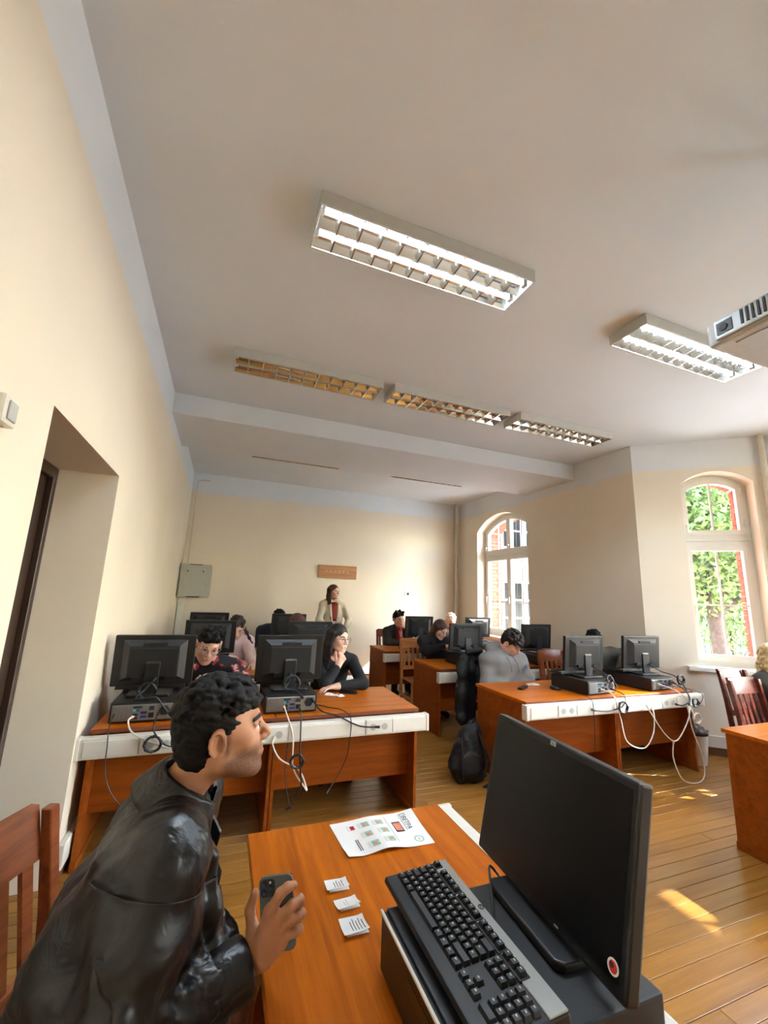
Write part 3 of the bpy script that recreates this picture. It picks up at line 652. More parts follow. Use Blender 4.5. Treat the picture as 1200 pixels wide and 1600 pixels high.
# ================================================================ COMPUTERS
MWID, MHGT = .505, .338
def make_monitor(front_detail=False, tilt=5.0, z0=.055, h_=MHGT):
    """screen faces +y, origin on the surface below the foot, centre of the base"""
    r = empty('monitor'); w_ = MWID/2
    q = MB(); q.box(-w_, w_, -.012, .022, z0, z0 + h_); hs = q.build('housing', M['black_pl'], r, bevel=.006)
    q = MB(); q.box(-w_ + .016, w_ - .016, .0215, .0226, z0 + .022, z0 + h_ - .016); q.build('screen', M['screen'], hs)
    zc = z0 + h_/2 + .004
    q = MB(); a = [(-.2, -.012, zc - .135), (.2, -.012, zc - .135), (.2, -.012, zc + .135), (-.2, -.012, zc + .135)]
    b = [(-.155, -.05, zc - .105), (.155, -.05, zc - .105), (.155, -.05, zc + .1), (-.155, -.05, zc + .1)]
    q.add(a + b, ((0,1,5,4), (1,2,6,5), (2,3,7,6), (3,0,4,7), (4,5,6,7))); q.build('back_bulge', M['panel_grey'], r)
    q = MB(); q.box(-.15, .15, -.053, -.049, zc - .10, zc + .082); q.build('back_panel', M['black_mat'] if not front_detail else M['black_pl'], r, bevel=.004, seg=1)
    q = MB(); q.box(-.075, .075, -.051, -.03, zc + .093, zc + .118); q.build('grip_slot', M['black_mat'], r)
    for x in (-.12, .08):
        q = MB(); q.box(x, x + .07, -.056, -.03, zc - .132, zc - .104); q.build('port_cover', M['black_pl'], r)
    q = MB(); q.box(-.10, -.08, -.0545, -.05, zc - .125, zc - .104); q.build('rating_label', M['white_pl'], r)
    tm = Matrix.Translation((0, 0, z0)) @ Matrix.Rotation(R(tilt), 4, 'X') @ Matrix.Translation((0, 0, -z0))
    for ch in list(r.children):
        ch.data.transform(tm)
        for g_ in ch.children: g_.data.transform(tm)
    q = MB(); q.prism([(-.075, .012), (-.055, .02), (-.052, zc + .02), (-.075, zc - .02)], 0, -.045, .045); q.build('stand_neck', M['black_pl'], r, bevel=.006)
    q = MB(); q.prism([(-.12, -.125), (.12, -.125), (.135, -.105), (.135, .05), (.12, .065), (-.12, .065), (-.135, .05), (-.135, -.105)], 2, 0, .018); q.build('stand_base', M['black_pl'], r, bevel=.006, seg=3)
    return r
def make_case():
    """front faces +y, rear -y; origin bottom centre"""
    r = empty('desktop_computer'); w_, d_, h_ = .185, .215, .125
    q = MB(); q.box(-w_, w_, -d_, d_, .006, h_); q.build('casing', M['case'], r, bevel=.005)
    q = MB(); q.box(-w_ + .012, w_ - .012, -d_ - .003, -d_ + .004, .016, h_ - .014); rp = q.build('rear_plate', M['steel'], r, bevel=.002, seg=1)
    for k in range(4):
        q = MB(); q.box(-.165 + k*.023, -.147 + k*.023, -d_ - .007, -d_ - .002, .022, h_ - .022); q.build('slot_cover', M['steel'], rp)
    q = MB(); q.prism([(.125 + .032*math.cos(a*1.0472), .07 + .032*math.sin(a*1.0472)) for a in range(6)], 1, -d_ - .0065, -d_ - .002); q.build('fan_grille', M['panel_grey'], rp)
    for (x, z, wx, wz, m_) in ((-.055, .025, .03, .014, 'black_mat'), (-.055, .045, .03, .014, 'black_mat'), (-.055, .07, .016, .014, 'green_pl'), (-.035, .07, .016, .014, 'blue_pl'), (-.01, .03, .035, .014, 'blue_pl'), (-.01, .055, .035, .014, 'black_mat'), (.035, .03, .03, .03, 'black_mat'), (.035, .075, .03, .024, 'panel_grey'), (-.055, .09, .05, .012, 'panel_grey')):
        q = MB(); q.box(x, x + wx, -d_ - .0075, -d_ - .002, z, z + wz); q.build('port', M[m_], rp)
    q = MB(); q.box(-w_ + .003, w_ - .003, d_, d_ + .014, .008, h_ - .003); fp = q.build('front_bezel', M['black_pl'], r, bevel=.005)
    q = MB(); q.box(-w_ + .001, w_ - .001, d_ + .0105, d_ + .0165, h_ - .006, h_ + .0005); q.build('silver_trim', M['white_pl'], fp, bevel=.0015)
    q = MB(); q.box(-.12, .03, d_ + .012, d_ + .0148, .075, .1); q.build('drive_bay', M['screen'], fp)
    for x in (-w_ + .03, w_ - .03):
        for y_ in (-d_ + .04, d_ - .04):
            q = MB(); q.cyl((x, y_, 0), (x, y_, .008), .012, n=8); q.build('rubber_foot', M['rubber'], r)
    return r
KEYROWS = [  # (y, [(x, width) ...]) in key units from the left end, rows from front to back
    (0, [(0, 1.25), (1.25, 1.25), (2.5, 1.25), (3.75, 6.25), (10, 1.25), (11.25, 1.25), (12.5, 1.25), (13.75, 1.25), (15.35, 1), (16.35, 1), (17.35, 1), (18.75, 2), (20.75, 1)]),
    (1, [(0, 1.25)] + [(1.25 + i, 1) for i in range(11)] + [(12.25, 2.75), (16.35, 1), (18.75, 1), (19.75, 1), (20.75, 1)]),
    (2, [(0, 1.75)] + [(1.75 + i, 1) for i in range(12)] + [(13.75, 1.25), (18.75, 1), (19.75, 1), (20.75, 1)]),
    (3, [(0, 1.5)] + [(1.5 + i, 1) for i in range(12)] + [(13.5, 1.5), (15.35, 1), (16.35, 1), (17.35, 1), (18.75, 1), (19.75, 1), (20.75, 1)]),
    (4, [(i, 1) for i in range(13)] + [(13, 2), (15.35, 1), (16.35, 1), (17.35, 1), (18.75, 1), (19.75, 1), (20.75, 1)]),
    (5.25, [(0, 1)] + [(2 + i, 1) for i in range(4)] + [(6.5 + i, 1) for i in range(4)] + [(11 + i, 1) for i in range(4)] + [(15.35, 1), (16.35, 1), (17.35, 1)])]
KU = .0192
def key_box(mb, x, y, w_, base, tilt=0):
    x0, x1 = x + .0012, x + w_*KU - .0012; y0, y1 = y + .0012, y + KU - .0012; i = .0026
    mb.hexa([(x0,y0,base),(x1,y0,base),(x1,y1,base),(x0,y1,base)], [(x0+i,y0+i,base+.009),(x1-i,y0+i,base+.009),(x1-i,y1-i*.6,base+.0095),(x0+i,y1-i*.6,base+.0095)])
def make_keyboard(detail):
    """x to the user's right, y towards the screen; origin front left bottom"""
    r = empty('keyboard'); W_, D_ = 21.75*KU + .024, 6.25*KU + .058
    def side(y): return .012 + .012 * (y / D_)
    q = MB(); q.hexa([(0,0,0),(W_,0,0),(W_,D_,0),(0,D_,0)], [(.002,.003,.012),(W_-.002,.003,.012),(W_-.002,D_-.002,.022),(.002,D_-.002,.022)]); b = q.build('key_bed', M['black_pl'], r, bevel=.004, seg=2)
    ys = .034 + 5.15*KU; z1 = side(ys) - .0005; z2 = side(D_) - .0015
    q = MB(); q.hexa([(.004,ys,z1-.002),(W_-.004,ys,z1-.002),(W_-.004,D_-.004,z2-.002),(.004,D_-.004,z2-.002)], [(.004,ys,z1+.002),(W_-.004,ys,z1+.002),(W_-.004,D_-.004,z2+.002),(.004,D_-.004,z2+.002)])
    q.build('silver_strip', M['silver'], r, bevel=.001, seg=1)
    if detail:
        cache = {}
        for (ry, ks) in KEYROWS:
            for (x, w_) in ks:
                if w_ not in cache:
                    k_ = MB(); key_box(k_, 0, 0, w_, 0); k_.mi(1)
                    if w_ < 2: k_.box(.006, .009, .0095, .0125, .0094, .00985); k_.box(.0095, .0108, .0095, .0125, .0094, .00985)
                    cache[w_] = k_.mesh('key', [M['key'], M['legend']])
                o = link('key', cache[w_], r); yy = .03 + ry*KU; o.location = (.012 + x*KU, yy, side(yy) - .001 + (.003 if ry > 5 else 0))
                if ry > 5:
                    pass
        for (a, c) in ((0, 1), (2, 6), (6.5, 10.5), (11, 15), (15.35, 18.35)):
            q = MB(); yy = .03 + 5.25*KU; q.hexa([(.012 + a*KU - .002, yy - .002, side(yy)-.002), (.012 + c*KU + .002, yy - .002, side(yy)-.002), (.012 + c*KU + .002, yy + KU + .002, side(yy)), (.012 + a*KU - .002, yy + KU + .002, side(yy))],
                [(.012 + a*KU - .002, yy - .002, side(yy)+.0025), (.012 + c*KU + .002, yy - .002, side(yy)+.0025), (.012 + c*KU + .002, yy + KU + .002, side(yy)+.0045), (.012 + a*KU - .002, yy + KU + .002, side(yy)+.0045)]); q.build('key_well', M['black_mat'], r)
        q = MB(); q.tube([(W_*.42 + .007*math.cos(t*.3927), D_ - .012 + .0055*math.sin(t*.3927), side(D_ - .012) + .0022) for t in range(16)], .0009, 4, closed=True)
        text_mb('hp', .009, q, Matrix.Translation((W_*.42, D_ - .012, side(D_ - .012) + .0022)) @ Matrix.Rotation(R(5), 4, 'X')); q.build('emblem', M['black_mat'], r)
    else:
        q = MB()
        for (ry, ks) in KEYROWS:
            for (x, w_) in ks: yy = .03 + ry*KU; key_box(q, .012 + x*KU, yy, w_, side(yy) - .001 + (.004 if ry > 5 else 0))
        o = q.build('keys', M['key'], r); o['kind'] = 'stuff'
    for x in (.05, W_ - .07):
        q = MB(); q.box(x, x + .02, D_ - .03, D_ - .022, -.0165, .004); q.build('tilt_foot', M['black_pl'], r)
    r['_w'] = W_
    return r
def make_mouse():
    r = empty('computer_mouse')
    def fn(u, v):
        a = u*6.28318; b = v*math.pi/2; return (.031*math.cos(a)*math.cos(b)**.6, .055*math.sin(a)*math.cos(b)**.6, .004 + .032*math.sin(b)*(1 - .15*math.sin(a)))
    q = MB(); q.grid(fn, 20, 8); q.build('shell', M['black_pl'], r, smooth='all', weld=True)
    q = MB(); q.tube([(-.003, .032, .03), (.003, .032, .03)], .009, 12); q.build('wheel', M['panel_grey'], r)
    return r
protos = {'monitor': make_monitor(), 'monitor_r': make_monitor(True), 'case': make_case(), 'keyboard': make_keyboard(False), 'mouse': make_mouse()}
used = set()
def place(kind, loc, rz, label, group, rx=0):
    if kind in used: r = copy_tree(protos[kind])
    else: used.add(kind); r = protos[kind]
    r.location = loc; r.rotation_euler = (rx, 0, rz); cat = {'monitor': 'monitor', 'monitor_r': 'monitor', 'monitor_f': 'monitor', 'case': 'computer', 'keyboard': 'keyboard', 'mouse': 'mouse'}[kind]
    return tag(r, label, cat, group)
CZ = DH + .0005
def station(mx, yrow, where, mk='monitor', case_dx=0.0, crz=0.0, kb=True, mouse=None, mrz=0.0):
    c = place('case', (mx + case_dx, yrow + .285, CZ), crz, 'black desktop computer ' + where, 'desktop computers on the desks')
    place(mk, (mx, yrow + .295, CZ + .1265), mrz, 'black monitor seen from behind ' + where, 'monitors on the desks')
    if kb: place('keyboard', (mx + case_dx + .2 + .012, yrow + .545, CZ + .1425), R(180) + crz, 'keyboard lying on the computer ' + where, 'keyboards on the computers')
    if mouse: place('mouse', (mouse[0], mouse[1], CZ), R(200), 'black mouse beside the computer ' + where, 'computer mice')
station(-.385, YR[1], 'at the first row wall desk', case_dx=-.005, mouse=(-.05, 3.62))
station(.55, YR[1], 'at the first row aisle desk, left block', mouse=(.86, 3.30) and None)
station(3.49, YR[1] - .045, 'at the first row aisle desk, right block', 'monitor_r', case_dx=-.03, crz=R(4), mouse=(3.17, 3.43))
station(4.30, YR[1] - .045, 'at the first row window desk, right block', 'monitor_r', case_dx=-.02, crz=R(6), mrz=R(-3))
station(-.06, YR[2], 'at the second row wall desk', kb=True)
station(1.005, YR[2], 'at the second row aisle desk, left block', kb=True)
station(3.09, YR[2], 'at the second row aisle desk, right block', 'monitor_r', mouse=None)
station(4.245, YR[2], 'at the second row window desk, right block', 'monitor_r')
station(-.115, YR[3], 'at the third row wall desk', kb=False)
station(.985, YR[3], 'at the third row aisle desk, left block', kb=False)
station(3.14, YR[3], 'at the third row aisle desk, right block', kb=False, mouse=(2.83, 6.45))
station(4.29, YR[3], 'at the third row window desk, right block', 'monitor_r', kb=False)
# foreground set, turned to face the left wall
fc = place('case', (.662, .880, CZ), R(90), 'black desktop computer under the foreground keyboard and monitor', 'desktop computers on the desks')
protos['monitor_f'] = make_monitor(False, 12.0, .024, .362)
fm = place('monitor_f', (.778, .915, CZ + .1265), R(86.5), 'large foreground monitor showing its dark screen', 'monitors on the desks')
# ================================================================ IMPLICIT SURFACES (organic shapes as one continuous mesh)
class SD:
    def __init__(s): s.p = []
    def cap(s, a, b, ra, rb=None, k=.02, sub=False):
        a = np.array(a, float); b = np.array(b, float); rb = ra if rb is None else rb; m = max(ra, rb)
        s.p.append(('c', (a, b, ra, rb), np.minimum(a, b) - m, np.maximum(a, b) + m, k, sub)); return s
    def ell(s, c, r, rot=None, k=.02, sub=False):
        c = np.array(c, float); r = np.array([r]*3 if np.isscalar(r) else r, float); m = r.max() * 1.02
        s.p.append(('e', (c, r, None if rot is None else np.array(rot)), c - m, c + m, k, sub)); return s
    def box(s, c, h, rot=None, rad=.01, k=.02, sub=False):
        c = np.array(c, float); h = np.array(h, float); m = np.linalg.norm(h) + rad
        s.p.append(('b', (c, h, None if rot is None else np.array(rot), rad), c - m, c + m, k, sub)); return s
    def chain(s, pts, rs, k=.02):
        for i in range(len(pts) - 1): s.cap(pts[i], pts[i+1], rs[i], rs[i+1], k)
        return s
    def offset(s, d):
        """same shapes, swollen by d (clothing over a body)"""
        o = SD()
        for (t, a, lo, hi, k, sub) in s.p:
            if t == 'c': o.cap(a[0], a[1], a[2] + d, a[3] + d, k, sub)
            elif t == 'e': o.ell(a[0], a[1] + d, a[2], k, sub)
        return o
    def mesh(s, res, disp=None, clip=None):
        lo = np.min([p[2] for p in s.p if not p[5]], axis=0) - 4*res; hi = np.max([p[3] for p in s.p if not p[5]], axis=0) + 4*res
        n = np.ceil((hi - lo) / res).astype(int) + 1; ax = [(lo[i] + res*np.arange(n[i])).astype(np.float32) for i in range(3)]
        D = np.full(n, .08, np.float32)
        for (t, a, plo, phi, k, sub) in s.p:
            m = k + 3*res; i0 = np.maximum(np.floor((plo - m - lo)/res).astype(int), 0); i1 = np.minimum(np.ceil((phi + m - lo)/res).astype(int) + 1, n)
            if np.any(i1 <= i0): continue
            sl = tuple(slice(i0[i], i1[i]) for i in range(3))
            X = ax[0][sl[0]][:, None, None]; Y = ax[1][sl[1]][None, :, None]; Z = ax[2][sl[2]][None, None, :]
            if t == 'c':
                A, B, ra, rb = a; ba = (B - A).astype(np.float32); L2 = float(ba @ ba) + 1e-12
                px, py, pz = X - np.float32(A[0]), Y - np.float32(A[1]), Z - np.float32(A[2])
                h = np.clip((px*ba[0] + py*ba[1] + pz*ba[2]) / L2, 0, 1)
                d = np.sqrt((px - h*ba[0])**2 + (py - h*ba[1])**2 + (pz - h*ba[2])**2) - (ra + (rb - ra)*h)
            else:
                c = a[0]; px, py, pz = X - np.float32(c[0]), Y - np.float32(c[1]), Z - np.float32(c[2]); rot = a[2]
                if rot is not None:
                    r_ = rot.astype(np.float32); px, py, pz = (r_[0,0]*px + r_[1,0]*py + r_[2,0]*pz), (r_[0,1]*px + r_[1,1]*py + r_[2,1]*pz), (r_[0,2]*px + r_[1,2]*py + r_[2,2]*pz)
                if t == 'e':
                    r = a[1]; k0 = np.sqrt((px/r[0])**2 + (py/r[1])**2 + (pz/r[2])**2); k1 = np.sqrt((px/r[0]**2)**2 + (py/r[1]**2)**2 + (pz/r[2]**2)**2)
                    d = k0*(k0 - 1)/np.maximum(k1, 1e-6)
                else:
                    h = a[1]; qx, qy, qz = np.abs(px) - h[0], np.abs(py) - h[1], np.abs(pz) - h[2]
                    d = np.sqrt(np.maximum(qx, 0)**2 + np.maximum(qy, 0)**2 + np.maximum(qz, 0)**2) + np.minimum(np.maximum(qx, np.maximum(qy, qz)), 0) - a[3]
            C = D[sl]
            if sub:
                d = -d; h = np.maximum(k - np.abs(C - d), 0) / max(k, 1e-6); D[sl] = np.maximum(C, d) + h*h*k*.25
            else:
                h = np.maximum(k - np.abs(C - d), 0) / max(k, 1e-6); D[sl] = np.minimum(C, d) - h*h*k*.25
        if disp is not None or clip is not None:
            idx = np.nonzero(np.abs(D) < .05); P = np.stack([ax[i][idx[i]] for i in range(3)], 1)
            if disp is not None: D[idx] += disp(P).astype(np.float32)
        if clip is not None:
            P = np.stack(np.meshgrid(*ax, indexing='ij'), -1).reshape(-1, 3); D = np.maximum(D, clip(P).reshape(D.shape).astype(np.float32))
        return surface_nets(D, lo, res)
def surface_nets(D, lo, res):
    ins = D < 0; s = ins.astype(np.int8)
    cnt = sum(s[i:D.shape[0]-1+i, j:D.shape[1]-1+j, k:D.shape[2]-1+k] for i in (0,1) for j in (0,1) for k in (0,1))
    act = (cnt > 0) & (cnt < 8); ci = np.nonzero(act); n = len(ci[0]); ids = np.full(act.shape, -1, np.int64); ids[ci] = np.arange(n)
    off = [(i, j, k) for i in (0,1) for j in (0,1) for k in (0,1)]; val = {o: D[ci[0]+o[0], ci[1]+o[1], ci[2]+o[2]] for o in off}
    acc = np.zeros((n, 3)); w_ = np.zeros(n)
    for a in off:
        for x in range(3):
            if a[x] == 0:
                b = list(a); b[x] = 1; b = tuple(b); va, vb = val[a], val[b]; m = (va < 0) != (vb < 0); t = np.where(m, va / np.where(m, va - vb, 1), 0)
                for c in range(3): acc[:, c] += np.where(m, a[c] + (t if c == x else 0), 0)
                w_ += m
    V = lo + res * (np.stack(ci, 1) + acc / w_[:, None]); F = []
    for x in range(3):
        y, z = (x + 1) % 3, (x + 2) % 3
        a = [slice(None)]*3; b = [slice(None)]*3; a[x] = slice(0, -1); b[x] = slice(1, None)
        m = ins[tuple(a)] != ins[tuple(b)]; e = np.array(np.nonzero(m)).T
        e = e[(e[:, y] > 0) & (e[:, z] > 0) & (e[:, y] < D.shape[y]-1) & (e[:, z] < D.shape[z]-1)]
        if not len(e): continue
        def cid(dy, dz):
            q = e.copy(); q[:, y] -= dy; q[:, z] -= dz; return ids[q[:, 0], q[:, 1], q[:, 2]]
        Q = np.stack([cid(1, 1), cid(0, 1), cid(0, 0), cid(1, 0)], 1); flip = ~ins[e[:, 0], e[:, 1], e[:, 2]]
        Q[flip] = Q[flip][:, ::-1]; F.append(Q)
    F = np.concatenate(F); return V, F[(F >= 0).all(1)]
def np_mesh(name, parts, mats):
    """parts: list of (V, F, material index) -> one smooth mesh"""
    V = np.concatenate([p[0] for p in parts]); o = 0; Fs = []; mi = []
    for p in parts:
        Fs.append(p[1] + o); o += len(p[0]); mi.append(np.full(len(p[1]), p[2], np.int32))
    F = np.concatenate(Fs).astype(np.int32); mi = np.concatenate(mi)
    me = bpy.data.meshes.new(name); me.vertices.add(len(V)); me.vertices.foreach_set('co', V.astype(np.float32).ravel())
    me.loops.add(F.size); me.loops.foreach_set('vertex_index', F.ravel()); me.polygons.add(len(F))
    me.polygons.foreach_set('loop_start', np.arange(0, F.size, 4, dtype=np.int32)); me.polygons.foreach_set('material_index', mi)
    me.polygons.foreach_set('use_smooth', np.ones(len(F), bool))
    for m in (mats if isinstance(mats, (list, tuple)) else [mats]): me.materials.append(m)
    me.update(calc_edges=True); me.validate(); return me
def folds(amp, freq, seed, warp=1.2):
    rg = np.random.default_rng(seed); ks = rg.normal(size=(4, 3)); ks /= np.linalg.norm(ks, axis=1)[:, None]; ph = rg.uniform(0, 6.28, 8)
    def f(P):
        out = 0
        for i in range(4):
            k2 = ks[(i + 1) % 4]; out = out + np.sin(freq*(1 + .5*i)*(P @ ks[i]) + warp*np.sin(freq*.7*(P @ k2) + ph[i]) + ph[i+4]) / (1 + .6*i)
        return amp * out * .5
    return f

# ================================================================ CHAIRS
def make_chair(m, slats=5):
    """sitter faces +y; origin on the floor under the seat centre"""
    r = empty('wooden_chair'); W2, sz, top = .205, .455, .97
    q = MB(); q.prism([(-W2, -.19), (W2, -.19), (W2 + .01, .2), (W2 - .02, .215), (-W2 + .02, .215), (-W2 - .01, .2)], 2, sz - .025, sz); q.build('seat', m, r, bevel=.006)
    for s in (-1, 1):
        q = MB(); q.hexa([(s*W2-.018,.16,0),(s*W2+.018,.16,0),(s*W2+.018,.196,0),(s*W2-.018,.196,0)], [(s*W2-.02,.155,sz-.0255),(s*W2+.02,.155,sz-.0255),(s*W2+.02,.2,sz-.0255),(s*W2-.02,.2,sz-.0255)]); q.build('leg', m, r, bevel=.003, seg=1)
        q = MB(); pr = [(-.245, 0), (-.21, 0), (-.1915, sz), (-.215, .7), (-.262, top), (-.292, top), (-.252, .7), (-.228, sz)]
        q.prism(pr, 0, s*W2 - .0185, s*W2 + .0185); q.build('leg', m, r, bevel=.003, seg=1)
        q = MB(); q.box(s*W2 - .009, s*W2 + .009, -.205, .165, .2, .235); q.build('stretcher', m, r)
    def back(z, d=0): return (-.2095 - .24*max(z - .5, 0)**1.4 + d)
    def rail(nm, z0, z1, t, bow):
        q = MB(); N = 8
        for i in range(N):
            x0, x1 = -W2 + .0185 + (2*W2 - .037)*i/N, -W2 + .0185 + (2*W2 - .037)*(i+1)/N; b0, b1 = bow*(1 - (x0/W2)**2), bow*(1 - (x1/W2)**2)
            q.hexa([(x0, back(z0)-t-b0, z0), (x1, back(z0)-t-b1, z0), (x1, back(z0)-b1, z0), (x0, back(z0)-b0, z0)], [(x0, back(z1)-t-b0, z1), (x1, back(z1)-t-b1, z1), (x1, back(z1)-b1, z1), (x0, back(z1)-b0, z1)])
        q.build(nm, m, r, weld=True)
    rail('top_rail', .845, top + .012, .024, .012); rail('lower_rail', .55, .6, .02, .006)
    for k in range(slats):
        x = -W2 + .0185 + (2*W2 - .037)*(k + .5)/slats; b = .011*(1 - (x/W2)**2)
        q = MB(); q.hexa([(x-.017, back(.6)-.016-b, .598), (x+.017, back(.6)-.016-b, .598), (x+.017, back(.6)-.004-b, .598), (x-.017, back(.6)-.004-b, .598)],
                         [(x-.019, back(.846)-.018-b, .847), (x+.019, back(.846)-.018-b, .847), (x+.019, back(.846)-.005-b, .847), (x-.019, back(.846)-.005-b, .847)]); q.build('slat', m, r)
    q = MB(); q.box(-W2 + .019, W2 - .019, .168, .188, .3, .33); q.build('stretcher', m, r)
    return r
chair_p = {}
def chair(x, y, rz, label, m='chair'):
    if m not in chair_p: r = chair_p[m] = make_chair(M[m])
    else: r = copy_tree(chair_p[m])
    r.location = (x, y, 0); r.rotation_euler = (0, 0, rz); return tag(r, label, 'chair', 'wooden chairs with slatted backs')
chair(-.21, 1.34, R(-109), 'reddish wooden chair under the man in the leather jacket')
chair(4.595, 2.30, R(180), 'dark glossy wooden chair pushed in at the right edge desk', 'chair_dark')
chair(4.12, 4.225, R(180), 'empty reddish wooden chair between the hooded man and the window')
chair(2.775, 5.62, R(180), 'light orange wooden chair standing behind the second row aisle desk', 'chair_light')
chair(2.98, 7.20, R(180), 'dark wooden chair under the man resting his face in his hand', 'chair_dark')
chair(3.09, 4.22, R(180), 'wooden chair under the hooded man, a black coat over its back')
chair(-.10, 4.20, R(180), 'wooden chair under the young man in the floral shirt')
chair(1.08, 4.36, R(180), 'wooden chair under the woman with glasses resting her chin')
chair(.25, 5.78, R(180), 'wooden chair under the woman in the pink top')
chair(.93, 5.78, R(180), 'wooden chair under the brown haired woman behind a second row monitor')
chair(.84, 7.28, R(180), 'wooden chair under the student in the navy hoodie')
chair(3.16, 5.90, R(180), 'wooden chair under the woman in black typing', 'chair_dark')
chair(4.02, 7.28, R(180), 'wooden chair under the student with the pale patterned cap')
chair(4.635, 4.27, R(180), 'wooden chair under the student in olive behind the first row monitor')
chair(5.09, 2.68, R(180), 'wooden chair under the blond woman by the window', 'chair_dark')

# ================================================================ BAGS, COAT, BIN
def sd_obj(name, sd, res, m, parent, disp=None): return link(name, np_mesh(name, [(*sd.mesh(res, disp), 0)], m), parent)
bp = empty('backpack', (2.25, 3.58, 0)); tag(bp, 'black backpack slumped on the floor against the aisle desk', 'backpack')
s = SD(); s.ell((.02, .02, .2), (.15, .11, .2), k=.05); s.ell((.0, .0, .12), (.165, .13, .12), k=.05); s.ell((.07, .04, .34), (.1, .09, .14), k=.06); s.cap((-.1, -.05, .03), (.12, -.06, .03), .03, k=.04)
sd_obj('bag_body', s, .012, M['fabric_black'], bp, lambda P, a=folds(.014, 30, 3), b=folds(.006, 80, 6, 2.0): a(P) + b(P))
s = SD(); s.ell((-.03, -.10, .16), (.11, .055, .11), k=.03); sd_obj('front_pocket', s, .012, M['fabric_black'], bp, folds(.006, 45, 4))
q = MB(); q.tube(catmull([(.06, .02, .44), (.08, .0, .5), (.11, .03, .49), (.12, .05, .43)], 6), .009, 8); q.build('handle', M['fabric_black'], bp)
q = MB(); q.tube(catmull([(.14, -.06, .3), (.185, -.1, .15), (.18, -.13, .02), (.12, -.2, .008), (.05, -.19, .008), (.12, -.16, .008)], 6), .008, 6); q.build('strap', M['fabric_black'], bp)
for sx_ in (-.09, .09):
    q = MB(); q.tube(catmull([(sx_, -.06, .40), (sx_*1.3, -.115, .28), (sx_*1.35, -.13, .16), (sx_*1.2, -.12, .06)], 6), .010, 6); q.build('side_strap', M['fabric_black'], bp)
q = MB(); q.tube(catmull([(-.12, -.12, .22), (-.04, -.152, .26), (.05, -.15, .24)], 6), .004, 6); q.build('zip', M['panel_grey'], bp)
ct = empty('coat', (2.80, 4.42, .0)); tag(ct, 'long black quilted coat hanging over the chair of the hooded man', 'coat')
s = SD(); s.cap((-.05, .03, .93), (.20, .05, .97), .045, k=.05); s.cap((-.06, .0, .88), (-.10, -.02, .4), .06, .08, k=.06); s.cap((.05, .03, .9), (.0, .0, .35), .06, .08, k=.06)
s.cap((.18, .05, .92), (.14, .04, .4), .05, .065, k=.06); s.cap((-.11, -.04, .85), (-.14, -.08, .3), .045, .06, k=.04); s.ell((-.02, 0, .25), (.12, .07, .08), k=.06)
sd_obj('shell', s, .014, M['fabric_black'], ct, lambda P, a=folds(.018, 24, 9), b=folds(.007, 75, 5, 2.0): a(P) + b(P))
s = SD(); s.cap((-.02, -.015, .98), (.16, -.0, 1.005), .03, .035, k=.03); sd_obj('collar', s, .01, M['fabric_black'], ct, folds(.004, 40, 2))
ob = empty('rucksack', (4.64, 3.83, DH + .0005)); tag(ob, 'olive green rucksack standing on the first row window desk', 'backpack')
s = SD(); s.ell((0, 0, .13), (.12, .085, .14), k=.05); s.ell((-.02, 0, .06), (.13, .1, .065), k=.05); sd_obj('bag_body', s, .010, M['olive'], ob, folds(.006, 38, 5))
s = SD(); s.ell((-.02, -.075, .09), (.08, .04, .07), k=.03); sd_obj('front_pocket', s, .009, M['olive'], ob)
q = MB(); q.tube(catmull([(-.05, .0, .255), (-.03, -.01, .31), (.03, -.01, .31), (.05, 0, .25)], 6), .008, 8); q.build('handle', M['fabric_black'], ob)
q = MB(); q.tube(catmull([(-.05, -.05, .25), (-.09, -.09, .18), (-.1, -.1, .08), (-.07, -.09, .02)], 6), .008, 6); q.build('strap', M['fabric_black'], ob)
bt = empty('water_bottle', (4.50, 3.70, DH + .0005)); tag(bt, 'clear plastic water bottle beside the olive rucksack', 'bottle')
clear = bpy.data.materials.new('clear_plastic'); clear.use_nodes = True; b_ = clear.node_tree.nodes['Principled BSDF']; b_.inputs['Transmission Weight'].default_value = .85; b_.inputs['Roughness'].default_value = .12; b_.inputs['Base Color'].default_value = (.86, .9, .9, 1)
prof = [(.0, .002), (.03, .002), (.033, .01), (.033, .06), (.031, .07), (.033, .08), (.033, .14), (.028, .165), (.014, .185), (.013, .2)]
q = MB(); q.grid(lambda u, v: (prof[min(int(v*9 + .5), 9)][0]*math.cos(u*6.28318), prof[min(int(v*9 + .5), 9)][0]*math.sin(u*6.28318), prof[min(int(v*9 + .5), 9)][1]), 20, 9); q.build('bottle_body', clear, bt, smooth='all', weld=True)
q = MB(); q.cyl((0, 0, .198), (0, 0, .218), .016, n=16); q.build('cap', M['white_pl'], bt)
bn = empty('waste_bin', (4.86, 3.25, 0)); tag(bn, 'white waste bin with a dark liner beside the first row window desk', 'bin')
q = MB(); q.tube([(0, 0, 0), (0, 0, .01), (0, 0, .29)], [.085, .09, .115], 24, cap=False); q.build('bin_body', M['bin'], bn, smooth=True)
q = MB(); q.tube([(0, 0, .002), (0, 0, .006)], .086, 24); q.build('bin_base', M['bin'], bn)
s = SD(); s.ell((0, 0, .31), (.118, .118, .045), k=.03); s.ell((.02, 0, .33), (.07, .07, .05), k=.03); s.cap((.08, -.06, .3), (.13, -.05, .31), .02, .012); sd_obj('liner', s, .009, M['bag_film'], bn, folds(.008, 70, 8))

